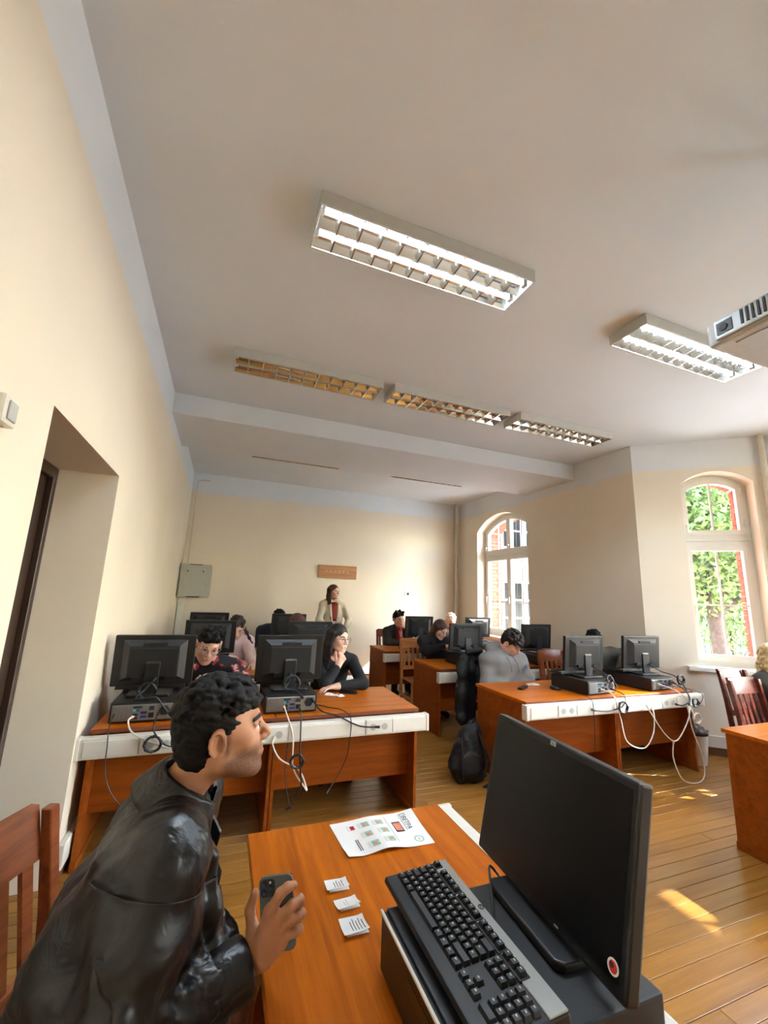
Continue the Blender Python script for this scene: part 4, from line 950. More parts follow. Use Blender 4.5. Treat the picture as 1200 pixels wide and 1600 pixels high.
# ================================================================ FOREGROUND DESK
KBZ = CZ + .1255 + .0165
fk = make_keyboard(True); fk.location = (.462, 1.125, KBZ); fk.rotation_euler = (0, 0, R(-90)); tag(fk, 'black keyboard with silver strip lying on the foreground computer', 'keyboard', 'keyboards on the computers')
kc = empty('keyboard_cable'); tag(kc, 'thin black cord looping from the foreground keyboard to the computer', 'cable')
q = MB(); q.tube(catmull([(.632, .915, KBZ + .01), (.655, .93, .905), (.70, 1.0, .91), (.735, 1.06, .925), (.76, 1.068, .905), (.77, 1.062, .892)], 8), .0032, 8); q.build('cord', M['rubber'], kc, smooth=True)
q = MB(); q.cyl((.628, .913, KBZ + .009), (.645, .922, KBZ + .006), .0055, n=8); q.build('strain_relief', M['rubber'], kc)
# monitor badge and sticker on the foreground monitor
scr = [c for c in fm.children if c.name.startswith('housing')][0]
lg = MB(); lg.box(-.0095, .0095, .0222, .0232, .3735, .384); tl = lg.build('badge', M['silver'], scr)
lg = text_mb('hp', .011, mtx=Matrix.Translation((0, .0234, .3787)) @ Matrix.Rotation(R(180), 4, 'Z') @ Matrix.Rotation(R(90), 4, 'X')); lg.build('emblem', M['ink'], scr)
lg = MB(); lg.prism([(-.222 + .013*math.cos(t*.2618), .066 + .013*math.sin(t*.2618)) for t in range(24)], 1, .0222, .0232); stk = lg.build('sticker', M['paper'], scr)
lg = MB(); lg.prism([(-.222 + .0095*math.cos(t*.2618), .066 + .0095*math.sin(t*.2618)) for t in range(24)], 1, .0230, .0234); lg.build('sticker_print', M['red_ink'], scr)
lg = MB(); lg.prism([(-.219 + .005*math.cos(t*.5236), .068 + .005*math.sin(t*.5236)) for t in range(12)], 1, .0232, .0236); lg.build('sticker_print', M['ink'], scr)
for k in range(4):
    lg = MB(); lg.box(-.17 + k*.03, -.158 + k*.03, .0215, .0228, .033, .036); lg.build('button', M['grey_pl'] if k == 3 else M['panel_grey'], scr)
for ch in list(scr.children):
    if ch.name.split('.')[0] in ('badge', 'emblem', 'sticker', 'sticker_print', 'button'): ch.data.transform(Matrix.Translation((0, 0, .024)) @ Matrix.Rotation(R(12.0), 4, 'X') @ Matrix.Translation((0, 0, -.024)))
# printed sheet; u runs to +X (top of the page), v runs away from the camera
def sheet_z(u, v):
    z = DH + .0012 + .012*math.exp(-((u - .45)/.18)**2)*(.4 + .6*(1 - v)) + .020*max(0, u - .82)**1.2*max(0, v - .55)*6
    z += .035*max(0, .16 - u - .5*v)**1.0 * 1.2
    return z
def sheet_p(u, v, dz=0.0):
    c = [(.482, 1.483), (.800, 1.480), (.812, 1.712), (.470, 1.700)]
    x = (c[0][0]*(1-u) + c[1][0]*u)*(1-v) + (c[3][0]*(1-u) + c[2][0]*u)*v; y_ = (c[0][1]*(1-u) + c[1][1]*u)*(1-v) + (c[3][1]*(1-u) + c[2][1]*u)*v
    return (x, y_, sheet_z(u, v) + dz)
ps = empty('printed_sheet', (0, 0, 0)); tag(ps, 'printed white sheet with coloured pictures lying on the foreground desk', 'paper')
q = MB(); q.grid(lambda u, v: sheet_p(u, v, .0004), 26, 18); q.grid(lambda u, v: sheet_p(1 - u, v, 0), 26, 18); q.build('sheet', M['paper'], ps, smooth='all')
def patch(nm, u0, u1, v0, v1, m, dz=.0009):
    q = MB(); q.grid(lambda u, v: sheet_p(u0 + (u1-u0)*u, v0 + (v1-v0)*v, dz), 6, 6); return q.build(nm, M[m], ps)
def sheet_text(txt, size, u, v, m):
    """reads towards the camera (page turned a quarter)"""
    t = text_mb(txt, size); q = MB()
    q.add([sheet_p(u + y_/.33, v - x/.225, .0011) for (x, y_, z) in t.v], t.f); q.build('lettering', M[m], ps)
sheet_text('LIBETPA', .030, .845, .70, 'navy_ink')
patch('green_mark', .875, .89, .88, .93, 'green_ink'); patch('rule', .80, .805, .45, .93, 'ink'); patch('rule', .615, .62, .15, .90, 'ink')
patch('picture', .665, .765, .42, .72, 'panel_grey'); patch('picture', .675, .755, .46, .68, 'orange_ink', .0013)
for i, (u0, v0) in enumerate(((.49, .70), (.50, .44), (.51, .17), (.32, .70), (.30, .42), (.31, .13))):
    patch('picture', u0, u0 + .085, v0, v0 + .15, 'green_ink'); patch('picture', u0 + .02, u0 + .06, v0 + .03, v0 + .10, 'orange_ink', .0013)
    for k in range(3): patch('text_line', u0 - .018 - k*.013, u0 - .013 - k*.013, v0 - .02 + .01*k, v0 + .16 - .01*k, 'grey_pl')
patch('flag', .185, .235, .70, .82, 'red_ink'); patch('flag', .2, .22, .74, .78, 'ink', .0013); patch('text_line', .155, .163, .68, .84, 'grey_pl')
for k in range(2): patch('text_line', .165 + k*.022, .175 + k*.022, .12, .42, 'ink')
q = MB(); q.add([sheet_p(.86 + r_*math.cos(t*.2618)/.33, .17 + r_*math.sin(t*.2618)/.225, .001) for r_ in (.019, .014) for t in range(24)], [(t, (t+1) % 24, 24 + (t+1) % 24, 24 + t) for t in range(24)]); q.build('seal', M['green_ink'], ps)
patch('seal_mark', .85, .87, .14, .2, 'grey_pl')
def slip(cx, cy, rz, w_, d_, lines, label):
    t = empty('paper_slip', (cx, cy, DH + .0008), rz); tag(t, label, 'paper slip', 'folded paper slips on the foreground desk')
    def P(u, v, dz=0): return ((u - .5)*w_, (v - .5)*d_, .0005 + .015*max(0, (.75 - v))**1.5*(1 + .3*u) + .008*max(0, u - .8)*2 + dz)
    q = MB(); q.grid(lambda u, v: P(u, v, .0004), 10, 10); q.grid(lambda u, v: P(1 - u, v), 10, 10); q.build('sheet', M['paper'], t, smooth='all')
    for k in range(lines):
        q = MB(); u0 = .38 + k*.12; q.grid(lambda u, v: P(u0 + .03*u, .15 + .7*v*(1 if k % 2 else .85), .0009), 1, 8); q.build('text_line', M['grey_pl'] if lines < 3 else M['ink'], t)
    q = MB(); q.grid(lambda u, v: ((u - .5)*w_*.9 + .005, (v - .5)*d_*.86 + .003, .0003), 4, 4); q.build('lower_leaf', M['paper'], t)
slip(.412, 1.372, R(-4), .066, .060, 4, 'folded white paper slip farthest from the camera of three on the desk')
slip(.420, 1.290, R(2), .064, .052, 2, 'folded white paper slip between two others on the desk')
slip(.415, 1.208, R(-2), .066, .072, 5, 'folded white paper slip nearest the camera of three on the desk')

# ================================================================ SMALL THINGS ON OTHER DESKS
def flat_phone(name, loc, rz, label, w_=.075, l_=.155):
    t = empty(name, loc, rz); tag(t, label, 'phone')
    q = MB(); q.prism([(sx*(w_/2 - .01) + .01*math.cos(a), sy*(l_/2 - .01) + .01*math.sin(a)) for (sx, sy, a0) in ((1,1,0),(-1,1,90),(-1,-1,180),(1,-1,270)) for a in [R(a0 + k*22.5) for k in range(5)]], 2, 0, .009); q.build('body', M['black_pl'], t, bevel=.0015, seg=1)
    q = MB(); q.box(-w_/2 + .005, w_/2 - .005, -l_/2 + .006, l_/2 - .006, .009, .0096); q.build('screen', M['screen'], t); return t
flat_phone('smartphone', (1.13, 3.70, CZ), R(62), 'black smartphone lying in front of the woman with glasses')
rc = empty('remote_control', (2.86, 3.53, CZ), R(-58)); tag(rc, 'dark remote control lying near the hooded man', 'remote control')
q = MB(); q.box(-.024, .024, -.085, .085, 0, .02); q.build('body', M['black_pl'], rc, bevel=.007, seg=3)
for k in range(6):
    for x in (-.011, 0, .011):
        q = MB(); q.box(x - .0035, x + .0035, -.06 + k*.02, -.051 + k*.02, .02, .0225); q.build('button', M['panel_grey'], rc)
def loose_paper(loc, rz, w_, d_, label, seed):
    t = empty('loose_paper', loc, rz); tag(t, label, 'paper slip'); f_ = lambda u, v, e=0: ((u - .5)*w_, (v - .5)*d_, .001 + .010*abs(math.sin(3*u + seed))*v + e)
    q = MB(); q.grid(lambda u, v: f_(u, v, .0005), 8, 8); q.grid(lambda u, v: f_(1 - u, v), 8, 8); q.build('sheet', M['paper'], t, smooth='all')
    q = MB(); q.grid(lambda u, v: f_(.3 + .1*u, .2 + .6*v, .0009), 2, 6); q.build('text_line', M['grey_pl'], t)
loose_paper((.965, 3.66, CZ), R(-30), .11, .06, 'curled white paper scrap beside the arm of the woman with glasses', 1)
loose_paper((1.03, 3.60, CZ), R(20), .06, .05, 'small white paper scrap next to the smartphone', 2)
loose_paper((3.10, 3.66, CZ), R(-20), .13, .07, 'white paper slip lying near the remote control', 3)

# ================================================================ CABLES
def cable(label, pts, r=.0045, m='rubber', plug=None, coil=None, n=8):
    t = empty('cable'); tag(t, label, 'cable', 'computer cables'); q = MB(); P = catmull(pts, n); q.tube(P, r, 7); q.build('cord', M[m], t, smooth=True)
    for e, o in ((P[0], P[2]), (P[-1], P[-3])):
        d_ = (Vector(o) - Vector(e)).normalized(); q = MB(); q.tube([Vector(e) - d_*.004, Vector(e) + d_*.03], [r*1.9, r*1.5], 8); q.build('plug', M[m] if m == 'white_cable' else M['black_pl'], t)
    if coil:
        (cx, cy, cz, rad, turns) = coil; q = MB()
        pts_ = [(cx + (rad + .006*math.sin(k*1.7))*math.cos(k*.3927), cy - .012*(k % 9)/9 - .004*math.sin(k*.9), cz + (rad*.95 + .005*math.cos(k*2.1))*math.sin(k*.3927)) for k in range(16*turns)]
        q.tube(pts_, r, 6); q.build('coil', M[m], t, smooth=True)
y1, y2 = YR[1] - .085, YR[1] - .15
# left first row
cable('white network cable sagging across the trunking at the wall desk', [(-.44, 3.19, .80), (-.45, 3.10, .80), (-.40, 3.045, .74), (-.22, 3.03, .66), (-.02, 3.03, .62), (.12, 3.04, .65)], .005, 'white_cable')
cable('black power cord with a tied coil at the wall desk', [(-.30, 3.19, .81), (-.30, 3.08, .80), (-.29, 3.04, .74), (-.20, 3.03, .66), (-.05, 3.035, .67)], .005, coil=(-.29, 3.02, .685, .045, 5))
cable('thin black cord hanging down the wall end of the left trunking', [(-.545, 3.18, .82), (-.54, 3.06, .78), (-.53, 3.035, .70), (-.52, 3.03, .55), (-.46, 3.02, .42), (-.36, 3.03, .33), (-.32, 3.2, .30)], .003)
cable('black monitor cord bunched behind the wall desk monitor', [(-.36, 3.33, 1.0), (-.40, 3.24, .95), (-.44, 3.2, .905), (-.33, 3.2, .91), (-.28, 3.19, .86), (-.22, 3.15, .80), (-.17, 3.08, .78)], .005, coil=(-.385, 3.235, .945, .05, 4))
cable('black lead running across the wall desktop to its monitor', [(-.15, 3.42, .90), (-.12, 3.34, .79), (-.11, 3.24, .772), (-.13, 3.14, .77), (-.10, 3.06, .73), (-.03, 3.04, .68)], .0035)
cable('white network cable looping below the left trunking', [(.50, 3.19, .81), (.505, 3.10, .79), (.55, 3.03, .66), (.56, 3.0, .48), (.64, 2.99, .36), (.66, 3.0, .34), (.60, 2.99, .46), (.47, 2.99, .54), (.42, 3.03, .62), (.43, 3.045, .66)], .005, 'white_cable')
cable('black power cord hanging in a knot below the left trunking', [(.60, 3.19, .80), (.605, 3.09, .79), (.60, 3.03, .68), (.60, 2.99, .52), (.62, 2.99, .36), (.58, 3.0, .30)], .0055, coil=(.58, 2.985, .52, .042, 5))
cable('black power cord plugged into the left trunking by the aisle', [(.70, 3.19, .85), (.75, 3.10, .79), (.86, 3.06, .76), (1.02, 3.035, .69), (1.17, 3.035, .672)], .005)
cable('thin black cord crossing the aisle desktop and hanging below', [(.72, 3.48, .90), (.74, 3.36, .79), (.82, 3.26, .775), (.92, 3.16, .77), (.955, 3.045, .74), (.95, 3.03, .60), (.93, 3.06, .45), (.80, 3.0, .30)], .0032)
cable('thick black cords bunched behind the aisle desk monitor, left block', [(.55, 3.33, 1.0), (.53, 3.25, .96), (.50, 3.21, .92), (.58, 3.2, .91), (.63, 3.19, .86)], .006, coil=(.55, 3.235, .955, .055, 6))
cable('small black cord with plugs dangling under the left desks', [(.52, 3.02, .62), (.51, 3.0, .45), (.55, 3.0, .27), (.58, 3.02, .24), (.54, 3.03, .22)], .0035)
# right first row
cable('white network cable drooping below the right trunking', [(3.46, 3.14, .81), (3.48, 3.03, .78), (3.50, 2.99, .60), (3.54, 2.97, .40), (3.72, 2.95, .34), (3.86, 2.96, .44), (3.92, 2.98, .58), (3.93, 3.0, .66)], .005, 'white_cable')
cable('black power cord with a tied coil on the right trunking', [(3.58, 3.14, .81), (3.60, 3.02, .78), (3.55, 2.99, .70), (3.38, 2.985, .665), (3.22, 2.985, .675), (3.17, 2.99, .685)], .0055, coil=(3.52, 2.975, .69, .05, 5))
cable('thin black cord hanging from the right desktop to the floor', [(3.20, 3.4, .775), (3.20, 3.2, .775), (3.19, 3.02, .765), (3.185, 2.99, .66), (3.17, 2.98, .45), (3.17, 3.0, .25)], .0032)
cable('sunlit white cable hanging in a wide loop at the right desks', [(4.22, 3.14, .83), (4.28, 3.03, .80), (4.42, 2.99, .70), (4.38, 2.97, .55), (4.16, 2.95, .37), (4.02, 2.96, .43), (3.88, 2.98, .62), (3.84, 2.99, .69)], .0055, 'white_cable')
cable('pale cable trailing from the right trunking down to the floor', [(4.40, 2.985, .65), (4.40, 2.96, .45), (4.46, 2.95, .28), (4.50, 2.95, .16), (4.47, 2.94, .03), (4.30, 2.90, .008), (4.14, 2.92, .05), (4.10, 2.96, .22), (4.14, 2.97, .36)], .0055, 'white_cable')
cable('tangle of black and grey cords behind the window desk computer', [(4.33, 3.30, 1.0), (4.36, 3.20, .94), (4.46, 3.12, .90), (4.50, 3.06, .80), (4.46, 3.0, .72), (4.42, 2.98, .66)], .006, coil=(4.44, 3.06, .88, .045, 5))
cable('black power cord with a coil beside the sunlit trunking', [(4.44, 3.14, .84), (4.48, 3.05, .78), (4.46, 2.99, .70), (4.34, 2.985, .66), (4.24, 2.985, .675)], .0055, coil=(4.50, 2.975, .68, .04, 4))
cable('bundled grey cord hanging under the sunlit trunking', [(4.44, 2.99, .66), (4.45, 2.97, .58), (4.47, 2.96, .50)], .006, 'white_cable', coil=(4.47, 2.955, .54, .05, 4))
cable('thin black cord curving over the window end of the right trunking', [(4.50, 3.3, .78), (4.62, 3.1, .775), (4.66, 3.0, .74), (4.60, 2.985, .67), (4.52, 2.985, .64)], .0032)
cable('black leads behind the aisle desk monitor, right block', [(3.50, 3.27, 1.0), (3.54, 3.18, .95), (3.58, 3.12, .90), (3.60, 3.1, .84)], .006, coil=(3.56, 3.14, .90, .035, 3))
cable('black lead below the second row monitor, right block', [(3.10, 4.83, 1.0), (3.16, 4.74, .93), (3.20, 4.68, .86), (3.24, 4.6, .80), (3.26, 4.56, .70)], .006)
cable('black power cord on the second row trunking, right block', [(4.30, 4.70, .84), (4.28, 4.6, .80), (4.10, 4.55, .66), (4.02, 4.55, .67)], .005)
# ================================================================ PEOPLE
def skin_mat(name, rgb, beard=None):
    m, t, b = new_mat(name); N = t.nodes.new; L = t.links.new
    tc = N('ShaderNodeTexCoord'); nz = N('ShaderNodeTexNoise'); nz.inputs['Scale'].default_value = 22; nz.inputs['Detail'].default_value = 5
    L(tc.outputs['Object'], nz.inputs['Vector']); rp = N('ShaderNodeValToRGB'); c = lin(rgb)
    rp.color_ramp.elements[0].position = .3; rp.color_ramp.elements[1].position = .7
    rp.color_ramp.elements[0].color = (c[0]*.88, c[1]*.80, c[2]*.76, 1); rp.color_ramp.elements[1].color = (min(1, c[0]*1.07), c[1]*1.06, c[2]*1.06, 1)
    L(nz.outputs['Fac'], rp.inputs[0])
    at = N('ShaderNodeAttribute'); at.attribute_name = 'tint'; mx = N('ShaderNodeMix'); mx.data_type = 'RGBA'; mx.blend_type = 'MIX'
    n2 = N('ShaderNodeTexNoise'); n2.inputs['Scale'].default_value = 420; n2.inputs['Detail'].default_value = 2; L(tc.outputs['Object'], n2.inputs['Vector'])
    mr = N('ShaderNodeMapRange'); mr.inputs['From Min'].default_value = .3; mr.inputs['From Max'].default_value = .7; mr.inputs['To Min'].default_value = .6; mr.inputs['To Max'].default_value = 1.15; L(n2.outputs['Fac'], mr.inputs[0])
    mu = N('ShaderNodeMath'); mu.operation = 'MULTIPLY'; mu.use_clamp = True; L(at.outputs['Fac'], mu.inputs[0]); L(mr.outputs[0], mu.inputs[1])
    mx.inputs['B'].default_value = lin(beard or (40, 30, 26)); L(mu.outputs[0], mx.inputs['Factor']); L(rp.outputs[0], mx.inputs['A']); L(mx.outputs['Result'], b.inputs['Base Color'])
    b.inputs['Roughness'].default_value = .5; b.inputs['Specular IOR Level'].default_value = .35
    b.inputs['Subsurface Weight'].default_value = .08; b.inputs['Subsurface Radius'].default_value = (.01, .004, .002); b.inputs['Subsurface Scale'].default_value = .5
    bp_ = N('ShaderNodeBump'); bp_.inputs['Strength'].default_value = .12; bp_.inputs['Distance'].default_value = .001; L(n2.outputs['Fac'], bp_.inputs['Height']); L(bp_.outputs[0], b.inputs['Normal'])
    return m
def floral_mat():
    m, t, b = new_mat('floral_shirt_print'); N = t.nodes.new; L = t.links.new
    tc = N('ShaderNodeTexCoord'); vo = N('ShaderNodeTexVoronoi'); vo.inputs['Scale'].default_value = 10; L(tc.outputs['Object'], vo.inputs['Vector'])
    nz = N('ShaderNodeTexNoise'); nz.inputs['Scale'].default_value = 38; nz.inputs['Detail'].default_value = 2; L(tc.outputs['Object'], nz.inputs['Vector'])
    ad = N('ShaderNodeMath'); ad.operation = 'MULTIPLY_ADD'; ad.inputs[1].default_value = .55; L(nz.outputs['Fac'], ad.inputs[0]); L(vo.outputs['Distance'], ad.inputs[2])
    rp = N('ShaderNodeValToRGB'); rp.color_ramp.interpolation = 'CONSTANT'; e = rp.color_ramp.elements
    e[0].position = 0; e[0].color = lin((206, 176, 168)); e[1].position = .50; e[1].color = lin((168, 44, 52)); x = e.new(.60); x.color = lin((24, 24, 30))
    L(ad.outputs[0], rp.inputs[0]); L(rp.outputs[0], b.inputs['Base Color']); b.inputs['Roughness'].default_value = .8; return m
def leather_mat():
    m, t, b = new_mat('black_leather'); N = t.nodes.new; L = t.links.new
    tc = N('ShaderNodeTexCoord'); nz = N('ShaderNodeTexNoise'); nz.inputs['Scale'].default_value = 10; nz.inputs['Detail'].default_value = 3; nz.inputs['Distortion'].default_value = 1.4; L(tc.outputs['Object'], nz.inputs['Vector'])
    n2 = N('ShaderNodeTexVoronoi'); n2.inputs['Scale'].default_value = 420; L(tc.outputs['Object'], n2.inputs['Vector'])
    mr = N('ShaderNodeMapRange'); mr.inputs['To Min'].default_value = .30; mr.inputs['To Max'].default_value = .52; L(nz.outputs['Fac'], mr.inputs[0]); L(mr.outputs[0], b.inputs['Roughness'])
    b.inputs['Base Color'].default_value = lin((15, 15, 16)); b.inputs['Specular IOR Level'].default_value = .5
    b1 = N('ShaderNodeBump'); b1.inputs['Strength'].default_value = .5; b1.inputs['Distance'].default_value = .02; L(nz.outputs['Fac'], b1.inputs['Height'])
    b2 = N('ShaderNodeBump'); b2.inputs['Strength'].default_value = .08; b2.inputs['Distance'].default_value = .0006; L(n2.outputs['Distance'], b2.inputs['Height']); L(b1.outputs[0], b2.inputs['Normal']); L(b2.outputs[0], b.inputs['Normal'])
    return m
M['leather'] = leather_mat(); M['floral'] = floral_mat()
M['skin_a'] = skin_mat('tan_skin', (190, 140, 108), (42, 32, 28)); M['skin_b'] = skin_mat('fair_skin', (230, 190, 168)); M['skin_c'] = skin_mat('light_skin', (224, 180, 156))
M['hair_black'] = mat('black_hair', (10, 8, 7), .7, spec=.25, var=.4, vscale=90, bump=.5, bscale=260, stretch=(1, 1, .4))
M['hair_dark'] = mat('dark_brown_hair', (28, 19, 15), .58, var=.4, vscale=90, bump=.5, bscale=220, stretch=(1, 1, .25))
M['hair_brown'] = mat('chestnut_hair', (72, 38, 28), .55, var=.35, vscale=70, bump=.5, bscale=200, stretch=(1, 1, .25))
M['hair_blond'] = mat('blond_hair', (214, 190, 140), .45, var=.3, vscale=60, bump=.6, bscale=180, stretch=(1, 1, .3))
M['cap_pale'] = mat('pale_patterned_cap', (226, 204, 192), .8, var=.35, vscale=30)
M['lip'] = mat('lip_tone', (176, 98, 88), .45); M['eye_white'] = mat('eye_white', (226, 222, 216), .25); M['iris'] = mat('dark_iris', (36, 24, 18), .2)
M['brow'] = mat('dark_brow', (30, 22, 19), .7)
M['cloth_black'] = mat('black_jersey', (14, 14, 16), .85, bump=.25, bscale=300); M['cloth_navy'] = mat('navy_jersey', (30, 36, 58), .85, bump=.25, bscale=300)
M['cloth_grey'] = mat('grey_melange_jersey', (136, 136, 135), .9, var=.1, vscale=180, bump=.25, bscale=300); M['cloth_char'] = mat('charcoal_jacket', (58, 55, 54), .85, bump=.25, bscale=300)
M['cloth_red'] = mat('red_shirt', (150, 34, 40), .8); M['cloth_beige'] = mat('cream_blazer', (212, 202, 180), .8, bump=.15, bscale=300); M['cloth_rust'] = mat('rust_red_top', (138, 46, 32), .8)
M['cloth_pink'] = mat('pale_pink_top', (226, 198, 190), .85); M['cloth_olive'] = mat('dark_olive_top', (62, 58, 48), .85); M['denim'] = mat('dark_denim', (38, 44, 60), .85, bump=.3, bscale=400); M['shoe'] = mat('dark_shoe', (30, 29, 30), .6)
M['badge_blue'] = mat('blue_print', (60, 66, 130), .8); M['cloth_white'] = mat('white_cloth', (226, 224, 220), .85)
LAST = {}
V3 = lambda *a: np.array(a, float)
def unit(v): v = np.array(v, float); return v / (np.linalg.norm(v) + 1e-12)
class HeadF:
    """head frame: +y face, +z up, origin between the eyes at mid depth"""
    def __init__(s, c, fwd, up=(0, 0, 1), sc=1.0):
        f = unit(fwd); r = unit(np.cross(f, up)); u = np.cross(r, f); s.c = np.array(c, float); s.A = np.stack([r, f, u], 1); s.sc = sc
    def P(s, x, y, z): return s.c + s.A @ (np.array([x, y, z]) * s.sc)
def head_sd(H, neck, female=False, ears=True):
    S = SD(); k = H.sc; P = H.P
    def e(c, r, kk=.02, sub=False, rot=None): S.ell(P(*c), np.array(r)*k, H.A if rot is None else H.A @ rot, kk*k, sub)
    def c(a, b, ra, rb, kk=.015, sub=False): S.cap(P(*a), P(*b), ra*k, rb*k, kk*k, sub)
    e((0, -.010, .030), (.076, .098, .087)); e((0, .028, -.035), (.061, .062, .080), .03)
    for s in (-1, 1):
        c((s*.050, .0, -.062), (s*.018, .070, -.100), .022, .018, .03); e((s*.040, .058, -.024), (.024, .026, .026), .025)
    e((0, .078, -.101), (.019, .017, .016) if not female else (.015, .015, .014), .02)
    c((-.030, .081, .021), (.030, .081, .021), .013 if not female else .010, .013 if not female else .010, .02)
    e((0, .079, -.060), (.030, .021, .024), .02)
    for s in (-1, 1): e((s*.031, .100, .003), (.019, .018, .011), .012, True)
    c((0, .088, .012), (0, .113, -.027), .0085, .0115, .012)
    for s in (-1, 1): e((s*.013, .101, -.033), (.008, .010, .007), .008)
    c((-.020, .092, -.0565), (.020, .092, -.0565), .0052, .0052, .008); c((-.017, .093, -.068), (.017, .093, -.068), .0062, .0062, .008)
    c((-.022, .104, -.0622), (.022, .104, -.0622), .0024, .0024, .003, True)
    for s in (-1, 1):
        c((s*.018, .087, .0115), (s*.046, .079, .0095), .0052, .0048, .006); c((s*.020, .086, -.0085), (s*.045, .078, -.007), .004, .004, .006)
    if ears:
        t = R(12)
        for s in (-1, 1):
            rot = np.array([[1, 0, 0], [0, math.cos(t), math.sin(t)], [0, -math.sin(t), math.cos(t)]])
            e((s*.081, -.012, -.010), (.0125, .0190, .0305), .006, rot=rot); e((s*.095, -.006, -.006), (.0145, .0115, .0205), .004, True, rot=rot); [c((s*.0905, -.013 + .0170*math.cos(R(a_)), -.008 + .0280*math.sin(R(a_))), (s*.0905, -.013 + .0170*math.cos(R(a_ + 30)), -.008 + .0280*math.sin(R(a_ + 30))), .0040, .0040, .003) for a_ in range(-90, 240, 30)]; e((s*.083, .004, -.012), (.006, .004, .007), .003); c((s*.088, -.016, .006), (s*.088, -.020, -.020), .003, .003, .003)
    nb = np.array(neck, float)
    S.cap(P(0, -.028, -.055), nb, .050*k, .056*k, .035*k)
    return S
def face_bits(H, par, brow='brow', lips='lip', closed=False, thick=1.0):
    def tube(nm, pts, r, m):
        q = MB(); q.tube(catmull([tuple(H.P(*p)) for p in pts], 4), [x*H.sc for x in r], 7); q.build(nm, M[m], par, smooth=True)
    for s in (-1, 1):
        n_ = 9; tube('eyebrow', [(s*.013, .0905, .021), (s*.030, .0905, .0275), (s*.052, .074, .0215)], [.0022*thick + .0022*thick*math.sin(math.pi*i/(n_-1)) for i in range(n_)], brow)
        if not closed:
            q = MB(); ctr = H.P(s*.031, .0785, .0015); q.ball(ctr, .0125*H.sc); q.build('eye', M['eye_white'], par, smooth='all')
            q = MB(); q.ball(H.P(s*.031, .0850, .0018), .0076*H.sc, nu=12, nv=8); q.build('iris', M['iris'], par, smooth='all')
        tube('eyelash', [(s*.017, .0905, .0075), (s*.030, .0925, .0098), (s*.047, .0815, .0055)], [.0011]*9, 'brow')
    tube('lips', [(-.021, .0915, -.0605), (-.008, .0975, -.0575), (0, .0972, -.0585), (.008, .0975, -.0575), (.021, .0915, -.0605)], [.0020 + .0030*math.sin(math.pi*i/16) for i in range(17)], lips)
    tube('lips', [(-.019, .0915, -.0635), (0, .0985, -.0680), (.019, .0915, -.0635)], [.0020 + .0042*math.sin(math.pi*i/8) for i in range(9)], lips)
def glasses(H, par, m='steel', w_=.026):
    r = MB(); k = H.sc
    for s in (-1, 1):
        r.tube([H.P(s*.033 + w_*math.cos(t*.3927), .104 - .1*abs(.0) , .0 + w_*.86*math.sin(t*.3927)) for t in range(16)], .0019*k, 5, closed=True)
        r.tube([H.P(s*(.033 + w_), .104, .006), H.P(s*.080, .07, .006), H.P(s*.083, -.01, .004)], .0019*k, 5)
    r.tube([H.P(-.008, .106, .004), H.P(0, .110, .006), H.P(.008, .106, .004)], .0019*k, 5); r.build('glasses', M[m], par)
def hand_sd(S, W, d, n, thumb, sc=1.0, curl=(.3, .3, .3, .3), spread=.1, tcurl=.3, kk=.008):
    """W wrist, d towards the fingers, n out of the palm, thumb side"""
    d, n = unit(d), unit(n); n = unit(n - d*(n @ d)); t = unit(np.cross(d, n)); t = t if t @ np.array(thumb, float) > 0 else -t
    W = np.array(W, float); offs = (.030, .010, -.011, -.030); lens = (.95, 1.06, 1.0, .8); rad = (.0098, .0100, .0095, .0082)
    S.cap(W - d*.02*sc, W + d*.025*sc, .0265*sc, .026*sc, .02)
    for i in range(4):
        kn = W + (d*(.092 - .006*abs(i - 1.2)) + t*offs[i]) * sc
        S.cap(W + (d*.025 + t*offs[i]*.55)*sc, kn, .0150*sc, .0125*sc, .012)
        ang = 0; p = kn; dd = unit(d + t*(1.2 - i)*spread*.5)
        for j, (L_, f_) in enumerate(((.044, 1.0), (.027, 1.15), (.021, .8))):
            ang += curl[i]*f_; v = dd*math.cos(ang) + n*math.sin(ang); q = p + v*L_*lens[i]*sc; S.cap(p, q, rad[i]*(1.08 - .08*j)*sc, rad[i]*(1.0 - .1*j)*sc, kk*sc); p = q
    b = W + (d*.022 + t*.024 + n*.006)*sc; v = unit(d*.72 + t*.62 + n*.25); p = b
    for j, L_ in enumerate((.040, .032, .026)):
        q = p + v*L_*sc; S.cap(p, q, (.0155, .0115, .0105)[j]*sc, (.0118, .0108, .0085)[j]*sc, .008*sc); p = q; v = unit(v*math.cos(tcurl) + unit(d*.8 + n*.6 - t*.2)*math.sin(tcurl))
